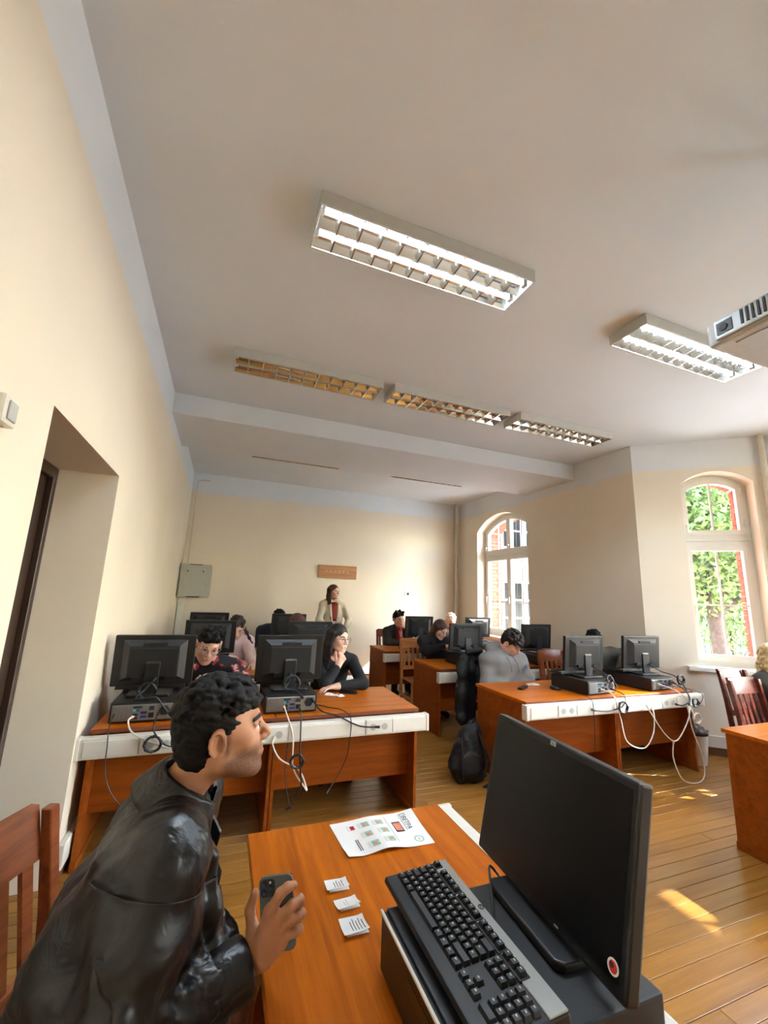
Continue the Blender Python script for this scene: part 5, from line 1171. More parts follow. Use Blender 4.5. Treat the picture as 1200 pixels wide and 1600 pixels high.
def hair_sd(H, style, seed=1):
    S = SD(); k = H.sc; rg = np.random.default_rng(seed)
    def e(c, r, kk=.02, sub=False): S.ell(H.P(*c), np.array(r)*k, H.A, kk*k, sub)
    def c(a, b, ra, rb, kk=.02): S.cap(H.P(*a), H.P(*b), ra*k, rb*k, kk*k)
    if style == 'wavy':       # shoulder length, parted, turned out at the ends
        style = 'mid'
    if style == 'curly':      # short sides, curls on the top falling over the brow
        e((0, -.020, .036), (.0815, .100, .090)); e((0, -.056, -.020), (.068, .058, .070), .03)
        e((0, .118, -.020), (.10, .072, .085), .012, True); e((0, .060, -.072), (.12, .066, .080), .012, True); e((0, -.035, -.135), (.1, .09, .045), .015, True)
        for s in (-1, 1): e((s*.085, -.010, -.012), (.020, .024, .036), .008, True)
        for i in range(560):
            a = rg.uniform(0, 6.283); z = rg.uniform(.20, 1); rr = math.sqrt(max(1 - z*z, 0)); x, y, zz = .083*rr*math.cos(a), -.012 + .104*rr*math.sin(a), .034 + .094*z
            if y > .080 and zz < .062: continue
            grow = 1.0 + .10*max(0, z - .4) + (.05 if y > .03 else 0); x, y, zz = x*grow, y*grow, .034 + (zz - .034)*grow
            rad = rg.uniform(.005, .0115); e((x, y, zz), (rad*rg.uniform(.8, 1.5), rad*rg.uniform(.8, 1.5), rad), .004)
    elif style == 'mop':      # thick tousled curls
        e((0, -.018, .036), (.082, .101, .090)); e((0, -.055, -.012), (.068, .057, .060), .03); e((0, .116, -.024), (.10, .070, .085), .012, True); e((0, .060, -.070), (.12, .066, .075), .012, True)
        for s in (-1, 1): e((s*.085, -.010, -.012), (.020, .024, .034), .008, True)
        for i in range(130):
            a = rg.uniform(0, 6.283); z = rg.uniform(.15, 1); rr = math.sqrt(max(1 - z*z, 0)); x, y, zz = .092*rr*math.cos(a), -.008 + .112*rr*math.sin(a), .036 + .104*z
            if y > .085 and zz < .060: continue
            rad = rg.uniform(.010, .019); e((x, y, zz), (rad, rad, rad), .007)
    elif style == 'quiff':    # tall tousled top
        e((0, -.018, .036), (.081, .100, .088)); e((0, -.055, -.012), (.067, .056, .060), .03); e((0, .116, -.024), (.10, .070, .085), .012, True); e((0, .060, -.070), (.12, .066, .075), .012, True)
        for s in (-1, 1): e((s*.085, -.010, -.012), (.020, .024, .034), .008, True)
        for i in range(46):
            x = rg.uniform(-.06, .06); y = rg.uniform(-.04, .085); z = .105 - .35*x*x/.06 - max(0, y - .04)*.4; rad = rg.uniform(.014, .024); c((x, y, z - .01), (x + rg.uniform(-.03, .03), y + rg.uniform(-.01, .03), z + rg.uniform(.012, .034)), rad, rad*.5, .012)
    elif style == 'cap':      # plain short hair
        e((0, -.018, .036), (.082, .102, .090)); e((0, -.055, -.012), (.069, .058, .062), .03); e((0, .116, -.022), (.10, .070, .085), .012, True); e((0, .060, -.070), (.12, .066, .075), .012, True)
        for i in range(30):
            a = rg.uniform(0, 6.283); z = rg.uniform(.3, 1); rr = math.sqrt(1 - z*z); e((.08*rr*math.cos(a), -.012 + .1*rr*math.sin(a), .034 + .09*z), (.018, .018, .012), .012)
    else:                     # long hair to the shoulders, parted
        L_ = {'long': .30, 'mid': .185, 'bushy': .22}[style]; w2 = 1.0 if style != 'bushy' else 1.28
        e((0, -.018, .036), (.083*w2, .104*w2, .092)); e((0, .128, -.034), (.070, .086, .116), .010, True)
        for s in (-1, 1):
            for (x, y, r0, r1, f_) in ((.079, .012, .015, .015, .94), (.081, -.020, .022, .020, 1), (.070, -.052, .028, .024, 1.0), (.040, -.078, .030, .026, 1.05)):
                c((s*x, y, .045), (s*x*1.06*w2, y - .004, -.06), r0, r0*1.05*w2, .020); c((s*x*1.06*w2, y - .004, -.06), (s*x*(1.02 + .22*rg.random())*w2, y + rg.uniform(-.012, .02), -.06 - L_*f_*.7), r0*1.05*w2, r1, .020)
        c((0, -.08, .02), (0, -.085, -L_), .036, .036, .03)
        if style == 'bushy':
            for i in range(120):
                a = rg.uniform(0, 6.283); z = rg.uniform(-.13, .10); rr = .095*w2 if z < .02 else .095*w2*math.sqrt(max(0, 1 - ((z - .02)/.11)**2)); x_, y_ = rr*math.cos(a), -.02 + rr*math.sin(a)
                if y_ > .045 and z < .07: continue
                e((x_, y_, z), (.014, .014, .02), .008)
    return S
def person(label, H, J, top, top_m, hair=None, hair_m='hair_black', skin='skin_b', neck=None, hands=True, female=False, res=(.0055, .016, .012), fold=(.006, 26), pants='denim', legs=True, sc=1.05, extras=None, hand_pose=None, hand_res=.005, beard=None, beardz=None, closed=False, sleeve=1.0, tuck=.016, brow='brow', open_neck=None, eyes=True, cl_extra=None, thickbrow=1.0, ears=True, top_sd=None, top_disp=None, core_k=1.0):
    """J: joints in world space. One body mesh; hair and clothes are children of the same person"""
    t = empty('person', (J['pelvis'][0], J['pelvis'][1], 0)); tag(t, label, 'person'); off = -V3(J['pelvis'][0], J['pelvis'][1], 0)
    g = lambda k: np.array(J[k], float)
    B = SD(); k = sc*core_k; pel, che, nk = g('pelvis'), g('chest'), g('neck'); side = unit(g('shR') - g('shL'))
    for s in (-1, 1):
        B.cap(pel + side*s*.055*k, che + side*s*.060*k, .105*k, .105*k, .06); B.cap(che + side*s*.06*k, (g('shL') if s < 0 else g('shR'))*.55 + nk*.45, .09*k, .055*k, .05)
    B.cap(g('shL'), g('shR'), .052*k, .052*k, .05); B.cap(che, nk, .10*k, .055*k, .05)
    for s in 'LR':
        B.cap(g('sh'+s), g('el'+s), .052*k, .040*k, .03); B.cap(g('el'+s), g('wr'+s), .040*k, .027*k, .02)
    LG = SD()
    if legs:
        for s in 'LR':
            LG.cap(g('hip'+s), g('kn'+s), .085*k, .060*k, .04); LG.cap(g('kn'+s), g('an'+s), .058*k, .042*k, .03); LG.cap(pel + V3(0, 0, -.02), g('hip'+s), .11*k, .09*k, .05)
    k = sc; core = SD(); core.p = B.p + LG.p; parts = [(*core.mesh(res[1]), 0)]
    Hs = head_sd(H, J['neck'], female, ears); hv = Hs.mesh(res[0]); parts.append((*hv, 0)); nhead = len(parts[0][0])
    if hands:
        for s in 'LR':
            if True:
                hs = SD(); fa = unit(g('wr'+s) - g('el'+s)); hp = dict((hand_pose or {}).get(s) or dict(d=fa + V3(0, 0, -.1), n=(0, 0, -1), thumb=side*(1 if s == 'L' else -1), curl=(.35, .4, .4, .45))); hs.cap(g('el'+s)*.25 + g('wr'+s)*.75, g('wr'+s), .030*k, .0265*k, .02)
                if 'fn' in hp: hp['fn'](hs)
                else: hand_sd(hs, g('wr'+s), sc=k, **hp)
                parts.append((*hs.mesh(hand_res), 0))
    parts = [(p[0] + off, p[1], p[2]) for p in parts]
    me = np_mesh('body', parts, M[skin]); body = link('body', me, t)
    tint = np.zeros(len(me.vertices), np.float32)
    if beard:
        loc = ((hv[0] - H.c) @ H.A) / H.sc; tint[nhead:nhead + len(loc)] = beard(loc)
    at = me.attributes.new('tint', 'FLOAT', 'POINT'); at.data.foreach_set('value', tint)
    Hl = HeadF(H.c + off, H.A[:, 1], H.A[:, 2], H.sc)
    if eyes: face_bits(Hl, body, closed=closed, brow=brow, thick=thickbrow)
    # clothing
    def cloth(nm, S, d, m, r_, f_, seed, clipfn=None): 
        V, F = S.offset(d).mesh(r_, folds(f_[0], f_[1], seed), clipfn); return link(nm, np_mesh(nm, [(V + off, F, 0)], M[m]), t)
    T_ = SD(); T_.p = [p for p in B.p]
    if sleeve < 1:
        T_.p = T_.p[:-4]
        for s in 'LR':
            T_.cap(g('sh'+s), g('el'+s), .052*k, .042*k, .03); e_ = g('el'+s) + (g('wr'+s) - g('el'+s))*sleeve; T_.cap(g('el'+s), e_, .042*k, .036*k, .03)
    else:
        T_.p = T_.p[:-4]
        for s in 'LR':
            T_.cap(g('sh'+s), g('el'+s), .053*k, .043*k, .03); T_.cap(g('el'+s), g('wr'+s) - unit(g('wr'+s) - g('el'+s))*.035, .043*k, .033*k, .03)
    T_.p += (cl_extra.p if cl_extra else [])
    clip = None
    if open_neck:
        (a_, b_, r_) = open_neck; a_ = np.array(a_, float); b_ = np.array(b_, float)
        def clip(P):
            ba = b_ - a_; h = np.clip(((P - a_) @ ba) / (ba @ ba), 0, 1); return r_*(1 - h*.75) - np.linalg.norm(P - a_ - h[:, None]*ba, axis=1)
    if top_sd is not None:
        V, F = top_sd.mesh(res[2], top_disp); LAST['V'] = V + off; link(top, np_mesh(top, [(V + off, F, 0)], M[top_m]), t)
    else: cloth(top, T_, tuck, top_m, res[2], fold, sum(map(ord, label)) % 97, clip)
    if legs:
        cloth('trousers', LG, .010, pants, .016, (.006, 20), 5)
        for s in 'LR':
            an = g('an'+s); q = SD(); fd = unit(V3(*(J.get('toe') or (0, -1, 0)))); q.cap(an + V3(0, 0, -.035), an + fd*.13 + V3(0, 0, -.055), .042, .036, .02); q.cap(an, an + V3(0, 0, -.04), .04, .045, .02)
            V, F = q.mesh(.012); V[:, 2] = np.maximum(V[:, 2], .002); link('shoe', np_mesh('shoe', [(V + off, F, 0)], M['shoe']), t)
    if hair:
        V, F = hair_sd(H, hair, sum(map(ord, label)) % 89 + 1).mesh(res[0] if hair != 'curly' else res[0]*.8, folds(.0022, 160, 4, 2.0)); link('hair', np_mesh('hair', [(V + off, F, 0)], M[hair_m]), t)
    if extras: extras(t, off, Hl)
    return t
def seated(x, y, lean=.15, z0=.575, face=(0, -1), head_dz=0.0, arms=None, k=1.05, hunch=0.0, twist=0.0):
    """joints of somebody sitting at (x, y) facing `face`, trunk leaning forward by `lean`"""
    f = unit((face[0], face[1], 0)); r = np.cross(f, V3(0, 0, 1)); P = V3(x, y, z0)
    che = P + f*(lean*.6) + V3(0, 0, .27*k); nk = P + f*lean*1.15 + V3(0, 0, (.50 - .10*hunch)*k); sw = .185*k
    rr = unit(r*math.cos(twist) + f*math.sin(twist))
    J = dict(pelvis=P, chest=che, neck=nk, shL=nk - rr*sw + V3(0, 0, -.055), shR=nk + rr*sw + V3(0, 0, -.055))
    for s, sg in (('L', -1), ('R', 1)):
        J['hip'+s] = P + r*sg*.09*k + f*.03 + V3(0, 0, -.02); J['kn'+s] = P + r*sg*.12*k + f*.42*k + V3(0, 0, -.02); J['an'+s] = V3(J['kn'+s][0], J['kn'+s][1], .095) - f*.03
        J['el'+s] = J['sh'+s] + V3(0, 0, -.27*k) + f*.10 + r*sg*.04; J['wr'+s] = J['el'+s] + f*.22*k + V3(0, 0, .04) - r*sg*.05
    J['toe'] = tuple(f)
    if arms:
        for kk, v in arms.items(): J[kk] = np.array(v, float)
    return J
# ---------------------------------------------------------------- the people themselves
def badge_on(t, off, c, n, r_, m='badge_blue'):
    n = unit(n); a = unit(np.cross(n, (0, 0, 1))); b = np.cross(n, a); c = np.array(c, float) + off; q = MB()
    for (r0, r1) in ((r_*.78, r_), (0.001, r_*.5)):
        N = 20; q.add([tuple(c + n*.004*0 + (a*math.cos(i*6.2832/N) + b*math.sin(i*6.2832/N))*rr) for rr in (r0, r1) for i in range(N)], [(i, (i+1) % N, N + (i+1) % N, N + i) for i in range(N)])
    q.build('printed_badge', M[m], t)
def sd_part(t, off, name, S, res, m, f=None, clip=None):
    V, F = S.mesh(res, f, clip); return link(name, np_mesh(name, [(V + off, F, 0)], M[m]), t)

# 1 man in the leather jacket, leaning over the foreground desk
H1 = HeadF((.039, 1.24, 1.258), (1, .03, .10), (0, 0, 1), 1.0)
def stubble(L):
    x, y, z = L[:, 0], L[:, 1], L[:, 2]
    v = np.clip((-.030 - z - .25*np.clip(.05 - y, 0, 1))/.022, 0, 1) * np.clip((y + .012)/.02, 0, 1)
    v = np.maximum(v, np.clip((y - .075)/.01, 0, 1)*np.clip((-.040 - z)/.008, 0, 1)*np.clip((z + .062)/.004, 0, 1)*.8)
    sb = np.clip(1 - np.abs(y - .010)/.014, 0, 1)*np.clip((.030 - z)/.01, 0, 1)*np.clip((z + .06)/.02, 0, 1)*.7
    lipz = np.clip(1 - np.abs(z + .062)/.012, 0, 1)*np.clip((y - .085)/.006, 0, 1)
    return np.clip(np.maximum(v*.72, sb) * (1 - lipz) - np.clip((-z - .115)/.02, 0, 1)*.5, 0, .85).astype(np.float32)
def man_hand(S):
    W = V3(.154, 1.132, .800)
    kn = [V3(.176, 1.086, .918), V3(.192, 1.080, .904), V3(.202, 1.083, .884), V3(.206, 1.089, .861)]
    F = [[(.191, 1.067, .960), (.207, 1.068, .969), (.222, 1.076, .966)], [(.219, 1.060, .937), (.237, 1.069, .938), (.241, 1.090, .930)],
         [(.229, 1.061, .911), (.243, 1.071, .910), (.243, 1.093, .902)], [(.231, 1.068, .879), (.242, 1.077, .877), (.241, 1.095, .870)]]
    S.cap(W - V3(.03, .004, .012), W + V3(.006, -.006, .016), .027, .027, .02)
    for i in range(4):
        S.cap(W + V3(.004 + .003*i, -.008, .018 - .003*i), kn[i], .0185, .0135, .014); p = kn[i]; r_ = (.0104, .0106, .0100, .0088)[i]
        for j, q in enumerate(F[i]): q = np.array(q); S.cap(p, q, r_*(1.12 - .08*j), r_*(1.06 - .12*j), .005); p = q
    S.cap(kn[0], kn[3], .012, .011, .012); S.cap(W + V3(.022, -.018, .012), kn[3] + V3(-.004, .004, -.012), .020, .016, .014); S.cap(W + V3(-.004, .008, .028), (.146, 1.128, .862), .019, .0145, .014); S.cap((.146, 1.128, .862), (.137, 1.139, .897), .0135, .0115, .006); S.cap((.137, 1.139, .897), (.145, 1.137, .930), .0112, .0090, .005)
J1 = dict(pelvis=V3(-.25, 1.30, .60), chest=V3(-.115, 1.265, .93), neck=V3(-.040, 1.262, 1.125), shR=V3(-.035, 1.085, 1.055), shL=V3(-.005, 1.435, 1.05), elR=V3(-.085, 1.035, .79), wrR=V3(.126, 1.127, .793),
          elL=V3(-.02, 1.52, .80), wrL=V3(.11, 1.38, .66), hipR=V3(-.22, 1.20, .56), hipL=V3(-.22, 1.40, .56), knR=V3(.16, 1.16, .56), knL=V3(.16, 1.42, .56), anR=V3(.13, 1.15, .095), anL=V3(.13, 1.42, .095), toe=(1, 0, 0))
M['cloth_khaki'] = mat('light_khaki_trousers', (196, 184, 160), .85)
JK = SD()      # the jacket: back, shoulders, two sleeves, hanging front
for sy in (-1, 1):
    q0 = V3(0, .072*sy, 0)
    JK.cap(V3(-.265, 1.30, .58) + q0, V3(-.185, 1.285, .84) + q0, .118, .102, .05); JK.cap(V3(-.185, 1.285, .84) + q0, V3(-.110, 1.268, 1.01) + q0, .102, .080, .05)
    JK.cap(V3(-.110, 1.268, 1.01) + q0, V3(-.055, 1.262, 1.085) + q0*.5, .080, .055, .05)
    JK.cap(V3(-.05, 1.265 + .075*sy, 1.0), V3(.015, 1.255 + .06*sy, .80), .060, .058, .05); JK.cap(V3(.015, 1.255 + .06*sy, .80), V3(.02, 1.25 + .07*sy, .62), .058, .07, .05)
JK.cap((-.05, 1.10, 1.05), (-.02, 1.43, 1.05), .062, .062, .05); JK.cap((-.10, 1.17, .98), (-.05, 1.10, 1.04), .075, .066, .05)
JK.cap((-.045, 1.090, 1.045), (-.070, 1.060, .93), .076, .084, .04); JK.cap((-.070, 1.060, .93), (-.095, 1.030, .79), .084, .078, .03); JK.cap((-.095, 1.030, .79), (.020, 1.085, .775), .074, .070, .03); JK.cap((.020, 1.085, .775), (.120, 1.127, .7905), .068, .053, .02)
JK.cap((-.055, 1.21, 1.085), (-.045, 1.11, 1.055), .050, .066, .04); JK.cap((-.055, 1.31, 1.085), (-.035, 1.42, 1.055), .050, .066, .04)
JK.cap((-.17, 1.17, .76), (-.09, 1.12, .99), .085, .080, .05); JK.cap((-.23, 1.20, .60), (-.17, 1.17, .80), .10, .088, .05); JK.cap((-.06, 1.14, .66), (-.04, 1.13, .90), .075, .07, .05)
JK.cap((-.01, 1.43, 1.045), (-.02, 1.51, .80), .072, .064, .04); JK.cap((-.02, 1.51, .80), (.10, 1.39, .67), .062, .046, .03)
JK.cap((.040, 1.175, 1.0), (.052, 1.172, .90), .020, .016, .03); JK.cap((.052, 1.172, .90), (.030, 1.185, .66), .018, .03, .03)
# long creases across the bend of the sleeve and down the back of it
for (a, b, r_) in (((-.10, .955, .90), (-.02, .985, .80), .012), ((-.13, .955, .85), (-.01, .99, .76), .013), ((-.05, .985, .87), (.03, 1.02, .80), .010), ((-.14, .96, .79), (.02, 1.00, .73), .013), ((.0, 1.03, .85), (.07, 1.06, .80), .009), ((-.02, 1.015, .72), (.08, 1.065, .755), .011), ((-.14, .985, .97), (-.08, .965, .86), .010), ((.03, 1.045, .84), (.09, 1.075, .825), .008)):
    JK.cap(a, b, r_, r_*.6, .022)
_f1, _f2, _f3 = folds(.014, 17, 4), folds(.008, 40, 8, 2.0), folds(.004, 80, 6, 2.4)
def jacket_disp(P):
    a = _f1(P); b = _f2(P); c_ = _f3(P); low = np.clip((1.0 - P[:, 2])/.2, .35, 1.0); return (a + (np.abs(b)*2 - .005) + c_)*low
def man_extras(t, off, H):
    # collar standing round the neck and folding over, with the lapel in front
    c0 = V3(-.050, 1.262, 1.098); ax_ = unit(V3(.050, -.012, .085)); fr_ = unit(V3(1, 0, 0) - ax_*ax_[0]); sd_ = np.cross(ax_, fr_)
    prof = [(.062, -.01), (.063, .034), (.065, .054), (.071, .061), (.078, .056), (.089, .030), (.100, .000), (.105, -.014), (.100, -.017), (.087, .016), (.076, .045), (.070, .050), (.067, .034), (.065, -.01)]
    def col(u, v):
        a_ = R(28) + u*R(304); i_ = v*(len(prof) - 1); i0 = int(min(i_, len(prof) - 2)); f_ = i_ - i0; r_ = prof[i0][0]*(1-f_) + prof[i0+1][0]*f_; h_ = prof[i0][1]*(1-f_) + prof[i0+1][1]*f_
        e_ = abs(u - .5)*2; drop = .045*max(0, e_ - .45)**1.3; r2 = r_ + (.018*max(0, e_ - .6) if h_ < .03 else 0)
        return tuple(c0 + off + ax_*(h_*(1 + .15*e_) - drop*1.1) + fr_*(r2*math.cos(a_)*1.08) + sd_*(r2*math.sin(a_)) + fr_*drop*.5)
    q = MB(); q.grid(col, 40, len(prof) - 1); q.build('collar', M['leather'], t, smooth='all')
    for s_ in (-1, 1):
        L0 = [V3(.020, 1.262 + s_*.062, 1.055), V3(.066, 1.262 + s_*.080, .965), V3(.060, 1.262 + s_*.092, .925), V3(.022, 1.262 + s_*.088, .985), V3(.0, 1.262 + s_*.085, 1.03)]
        q = MB(); o2 = [p + V3(.004, s_*.010, .002) for p in L0]; q.add([tuple(p + off) for p in L0 + o2], [(0,1,2,3,4), (9,8,7,6,5)] + [(i, (i+1) % 5, 5 + (i+1) % 5, 5 + i) for i in range(5)]); q.build('lapel', M['leather'], t, bevel=.003)
    S = SD(); ring_ = [c0 + ax_*(.030 - .028*max(0, math.cos(a_))) + (fr_*math.cos(a_)*1.05 + sd_*math.sin(a_))*.060 for a_ in [i*.3142 for i in range(21)]]
    S.chain(ring_, [.0085]*21, .008); sd_part(t, off, 'shirt_neck', S, .005, 'cloth_black')
    # sleeve seam and cuff edge
    c1, ax_ = V3(-.052, 1.082, 1.005) + off, unit(V3(-.20, -.25, -1.0)); V = LAST['V']; rel = V - c1; h_ = rel @ ax_; u_ = unit(np.cross(ax_, (0, 1, 0))); v_ = np.cross(ax_, u_); rad = np.linalg.norm(rel - h_[:, None]*ax_, axis=1)
    pts = []
    for i in range(26):
        a_ = R(-55 + i*11.5); d_ = u_*math.cos(a_) + v_*math.sin(a_); hh = .012*math.sin(i*.7)*0; m_ = (np.abs(h_) < .012) & (rad < .14) & (((rel @ d_) / np.maximum(rad, 1e-6)) > .985)
        if m_.any(): pts.append(c1 + d_*(rad[m_].max() - .0008))
    if len(pts) > 4:
        q = MB(); q.tube([tuple(p) for p in pts], .0026, 6); q.build('seam', M['leather'], t)
    w0 = V3(.122, 1.125, .7915); ax_ = unit(J1['wrR'] - J1['elR']); u_ = unit(np.cross(ax_, (0, 0, 1))); v_ = np.cross(ax_, u_)
    def cuff(u, v):
        a_ = u*6.28318; pr_ = ((.050, -.075), (.0565, -.060), (.0585, -.02), (.0590, .006), (.0570, .010), (.0535, .004), (.050, -.03)); i_ = v*6; i0 = int(min(i_, 5)); f_ = i_ - i0
        r_ = pr_[i0][0]*(1-f_) + pr_[i0+1][0]*f_; h_ = pr_[i0][1]*(1-f_) + pr_[i0+1][1]*f_; r_ *= 1 + .03*math.sin(3*a_ + 1)
        return tuple(w0 + off + ax_*h_ + (u_*math.cos(a_) + v_*math.sin(a_))*r_)
    q = MB(); q.grid(cuff, 28, 12); q.build('cuff', M['leather'], t, smooth='all', weld=True)
    # finger nail
    q = MB(); q.ball(V3(.2225, 1.070, .9705) + off, .006, .003, .005, 10, 6); q.build('nail', M['skin_b'], t, smooth='all')
person('man in a black leather jacket leaning over the foreground desk with a phone', H1, J1, 'leather_jacket', 'leather', 'curly', 'hair_black', 'skin_a', res=(.0032, .014, .008), fold=(.013, 21), pants='cloth_khaki', hand_pose={'R': dict(fn=man_hand)},
       hand_res=.0032, beard=stubble, tuck=.030, top_sd=JK, top_disp=jacket_disp, core_k=.72, extras=man_extras, sc=1.04, thickbrow=1.5)
w_v, u_v = unit(V3(.070, -.029, .013)), unit(V3(-.010, .020, .155)); n_v = unit(np.cross(w_v, u_v)); u_v = np.cross(n_v, w_v); c_v = V3(.149, 1.123, .966) + w_v*.0385 - u_v*.070
ph = empty('smartphone'); ph.matrix_world = Matrix(((w_v[0], u_v[0], n_v[0], c_v[0]), (w_v[1], u_v[1], n_v[1], c_v[1]), (w_v[2], u_v[2], n_v[2], c_v[2]), (0, 0, 0, 1)))
tag(ph, 'dark grey smartphone with three lenses held upright by the man in leather', 'phone')
M['phone_back'] = mat('slate_phone_back', (96, 104, 104), .45, var=.03)
q = MB(); q.prism([(sx*(.0385 - .012) + .012*math.cos(a), sy*(.070 - .012) + .012*math.sin(a)) for (sx, sy, a0) in ((1,1,0),(-1,1,90),(-1,-1,180),(1,-1,270)) for a in [R(a0 + k*15) for k in range(7)]], 2, -.009, 0); q.build('back_shell', M['phone_back'], ph, bevel=.0012, seg=2)
q = MB(); q.box(-.036, .036, -.0675, .0675, -.0098, -.0088); q.build('display', M['screen'], ph)
q = MB(); q.prism([(-.0185 + sx*.0085 + .008*math.cos(a), .049 + sy*.0085 + .008*math.sin(a)) for (sx, sy, a0) in ((1,1,0),(-1,1,90),(-1,-1,180),(1,-1,270)) for a in [R(a0 + k*15) for k in range(7)]], 2, 0, .0022); cbump = q.build('camera_bump', M['black_pl'], ph, bevel=.0006, seg=1)
for (lx, ly) in ((-.0265, .0565), (-.0265, .0405), (-.0115, .0485)):
    q = MB(); q.cyl((lx, ly, .002), (lx, ly, .0048), .0068, n=20); lz = q.build('lens', M['screen'], cbump, smooth=True); q = MB(); q.cyl((lx, ly, .0046), (lx, ly, .0052), .0034, n=14); q.build('lens_glass', M['blue_pl'], lz)
q = MB(); q.cyl((-.0115, .060, .002), (-.0115, .060, .0028), .0026, n=12); q.build('flash', M['paper'], cbump)

# 2 young man in the floral shirt
J = seated(-.10, 4.17, .30, arms=dict(elL=(.30, 3.66, .815), wrL=(.045, 3.60, .835), elR=(-.32, 3.74, .815), wrR=(-.135, 3.60, .825)))
J['neck'] = V3(-.045, 3.86, 1.03); J['shL'] = V3(.165, 3.87, .965); J['shR'] = V3(-.245, 3.87, .955)
H = HeadF((-.055, 3.745, 1.175), (.16, -.86, -.42), (.10, .1, 1), 1.12)
def ex(t, off, H_): glasses(H_, t, 'steel', .024)
person('young man with glasses in a black floral shirt looking down', H, J, 'floral_shirt', 'floral', 'quiff', 'hair_black', 'skin_b', extras=ex, fold=(.005, 30), sc=1.08, hand_pose={'R': dict(d=(.35, -.35, .55), n=(.6, .2, .2), thumb=(0, -.3, 1), curl=(.25, .35, .4, .45)), 'L': dict(d=(-.6, -.3, .15), n=(-.2, .3, -.6), thumb=(0, -.5, .5), curl=(.4, .4, .45, .5))})
flat = flat_phone('smartphone', (-.035, 3.555, .90), 0, 'dark red smartphone held by the young man in the floral shirt', .07, .145); flat.rotation_euler = (R(52), 0, R(-38))

# 3 woman with glasses resting her chin on her hand
J = seated(1.08, 4.34, .26, arms=dict(elR=(.95, 3.815, .815), wrR=(1.075, 3.90, .955), elL=(1.29, 3.80, .815), wrL=(1.05, 3.765, .805)))
J['neck'] = V3(1.075, 4.09, 1.035); J['shR'] = V3(.905, 4.10, .955); J['shL'] = V3(1.265, 4.10, .965)
H = HeadF((1.095, 4.02, 1.19), (.52, -.85, -.10), (.04, 0, 1), 1.06)
def ex(t, off, H_):
    glasses(H_, t, 'steel', .027)
    for s in (-1, 1):
        q = MB(); q.tube([H_.P(s*.082 + .008*math.cos(i*.6283), -.005, -.05 + .012*math.sin(i*.6283)) for i in range(10)], .0015, 5, closed=True); q.build('earring', M['steel'], t)
person('dark haired woman with glasses in a black top resting her chin on her hand', H, J, 'black_top', 'cloth_black', 'long', 'hair_dark', 'skin_b', extras=ex, female=True, fold=(.003, 24), tuck=.009, sc=1.0, open_neck=((1.085, 3.99, 1.03), (1.04, 3.93, .86), .075),
       hand_pose={'R': dict(d=(.25, -.05, .5), n=(-.1, .8, .3), thumb=(-1, 0, .2), curl=(1.1, 1.2, 1.2, 1.2)), 'L': dict(d=(-1, -.1, 0), n=(0, 0, -1), thumb=(0, 1, 0), curl=(.3, .3, .3, .3))})

# 4 standing woman in the cream blazer
J = dict(pelvis=V3(1.93, 7.52, 1.0), chest=V3(1.925, 7.52, 1.24), neck=V3(1.91, 7.52, 1.475), shR=V3(1.725, 7.50, 1.40), shL=V3(2.10, 7.50, 1.40), elR=V3(1.655, 7.42, 1.13), wrR=V3(1.80, 7.27, 1.02), elL=V3(2.20, 7.42, 1.13), wrL=V3(2.10, 7.27, 1.03),
         hipR=V3(1.84, 7.52, .95), hipL=V3(2.02, 7.52, .95), knR=V3(1.85, 7.48, .52), knL=V3(2.02, 7.50, .52), anR=V3(1.85, 7.50, .095), anL=V3(2.02, 7.52, .095), toe=(0, -1, 0))
H = HeadF((1.905, 7.47, 1.625), (.50, -.86, .06), (0, 0, 1), 1.10)
def ex(t, off, H_):
    S = SD(); S.cap((1.90, 7.455, 1.18), (1.895, 7.46, 1.38), .078, .062, .05); S.cap((1.95, 7.455, 1.18), (1.945, 7.46, 1.38), .078, .062, .05); sd_part(t, off, 'rust_top', S, .012, 'cloth_rust')
    for s, x in ((-1, 1.845), (1, 1.99)):
        S = SD(); S.cap((x + s*.0, 7.415, 1.42), (1.92 + s*.045, 7.365, 1.10), .017, .014, .02); S.cap((x + s*.03, 7.42, 1.38), (1.92 + s*.07, 7.37, 1.2), .014, .012, .02); sd_part(t, off, 'lapel', S, .009, 'cloth_beige')
person('standing woman with chestnut hair in a cream blazer over a rust top', H, J, 'blazer', 'cloth_beige', 'mid', 'hair_brown', 'skin_b', extras=ex, female=True, tuck=.016, fold=(.005, 28), open_neck=((1.915, 7.40, 1.46), (1.925, 7.34, 1.12), .070), pants='cloth_black', sc=.97, ears=False)

# 5 navy student
J = seated(.84, 7.26, .24, hunch=.5); J['neck'] = V3(.86, 7.02, 1.06)
person('student in a navy hoodie bent behind a third row monitor', HeadF((.895, 6.92, 1.185), (.2, -.8, -.5), (0, 0, 1), 1.08), J, 'navy_hoodie', 'cloth_navy', 'cap', 'hair_black', 'skin_c', fold=(.006, 24), res=(.008, .02, .014), hand_res=.008, sc=1.08)
# 6 brown haired woman
J = seated(.93, 5.76, .22, hunch=.5); J['neck'] = V3(.93, 5.56, 1.05)
person('brown haired woman mostly hidden behind a second row monitor', HeadF((.945, 5.50, 1.20), (-.05, -.85, -.5), (0, 0, 1), 1.06), J, 'dark_top', 'cloth_black', 'mid', 'hair_brown', 'skin_b', female=True, fold=(.004, 24), res=(.007, .02, .014), hand_res=.008, ears=False)
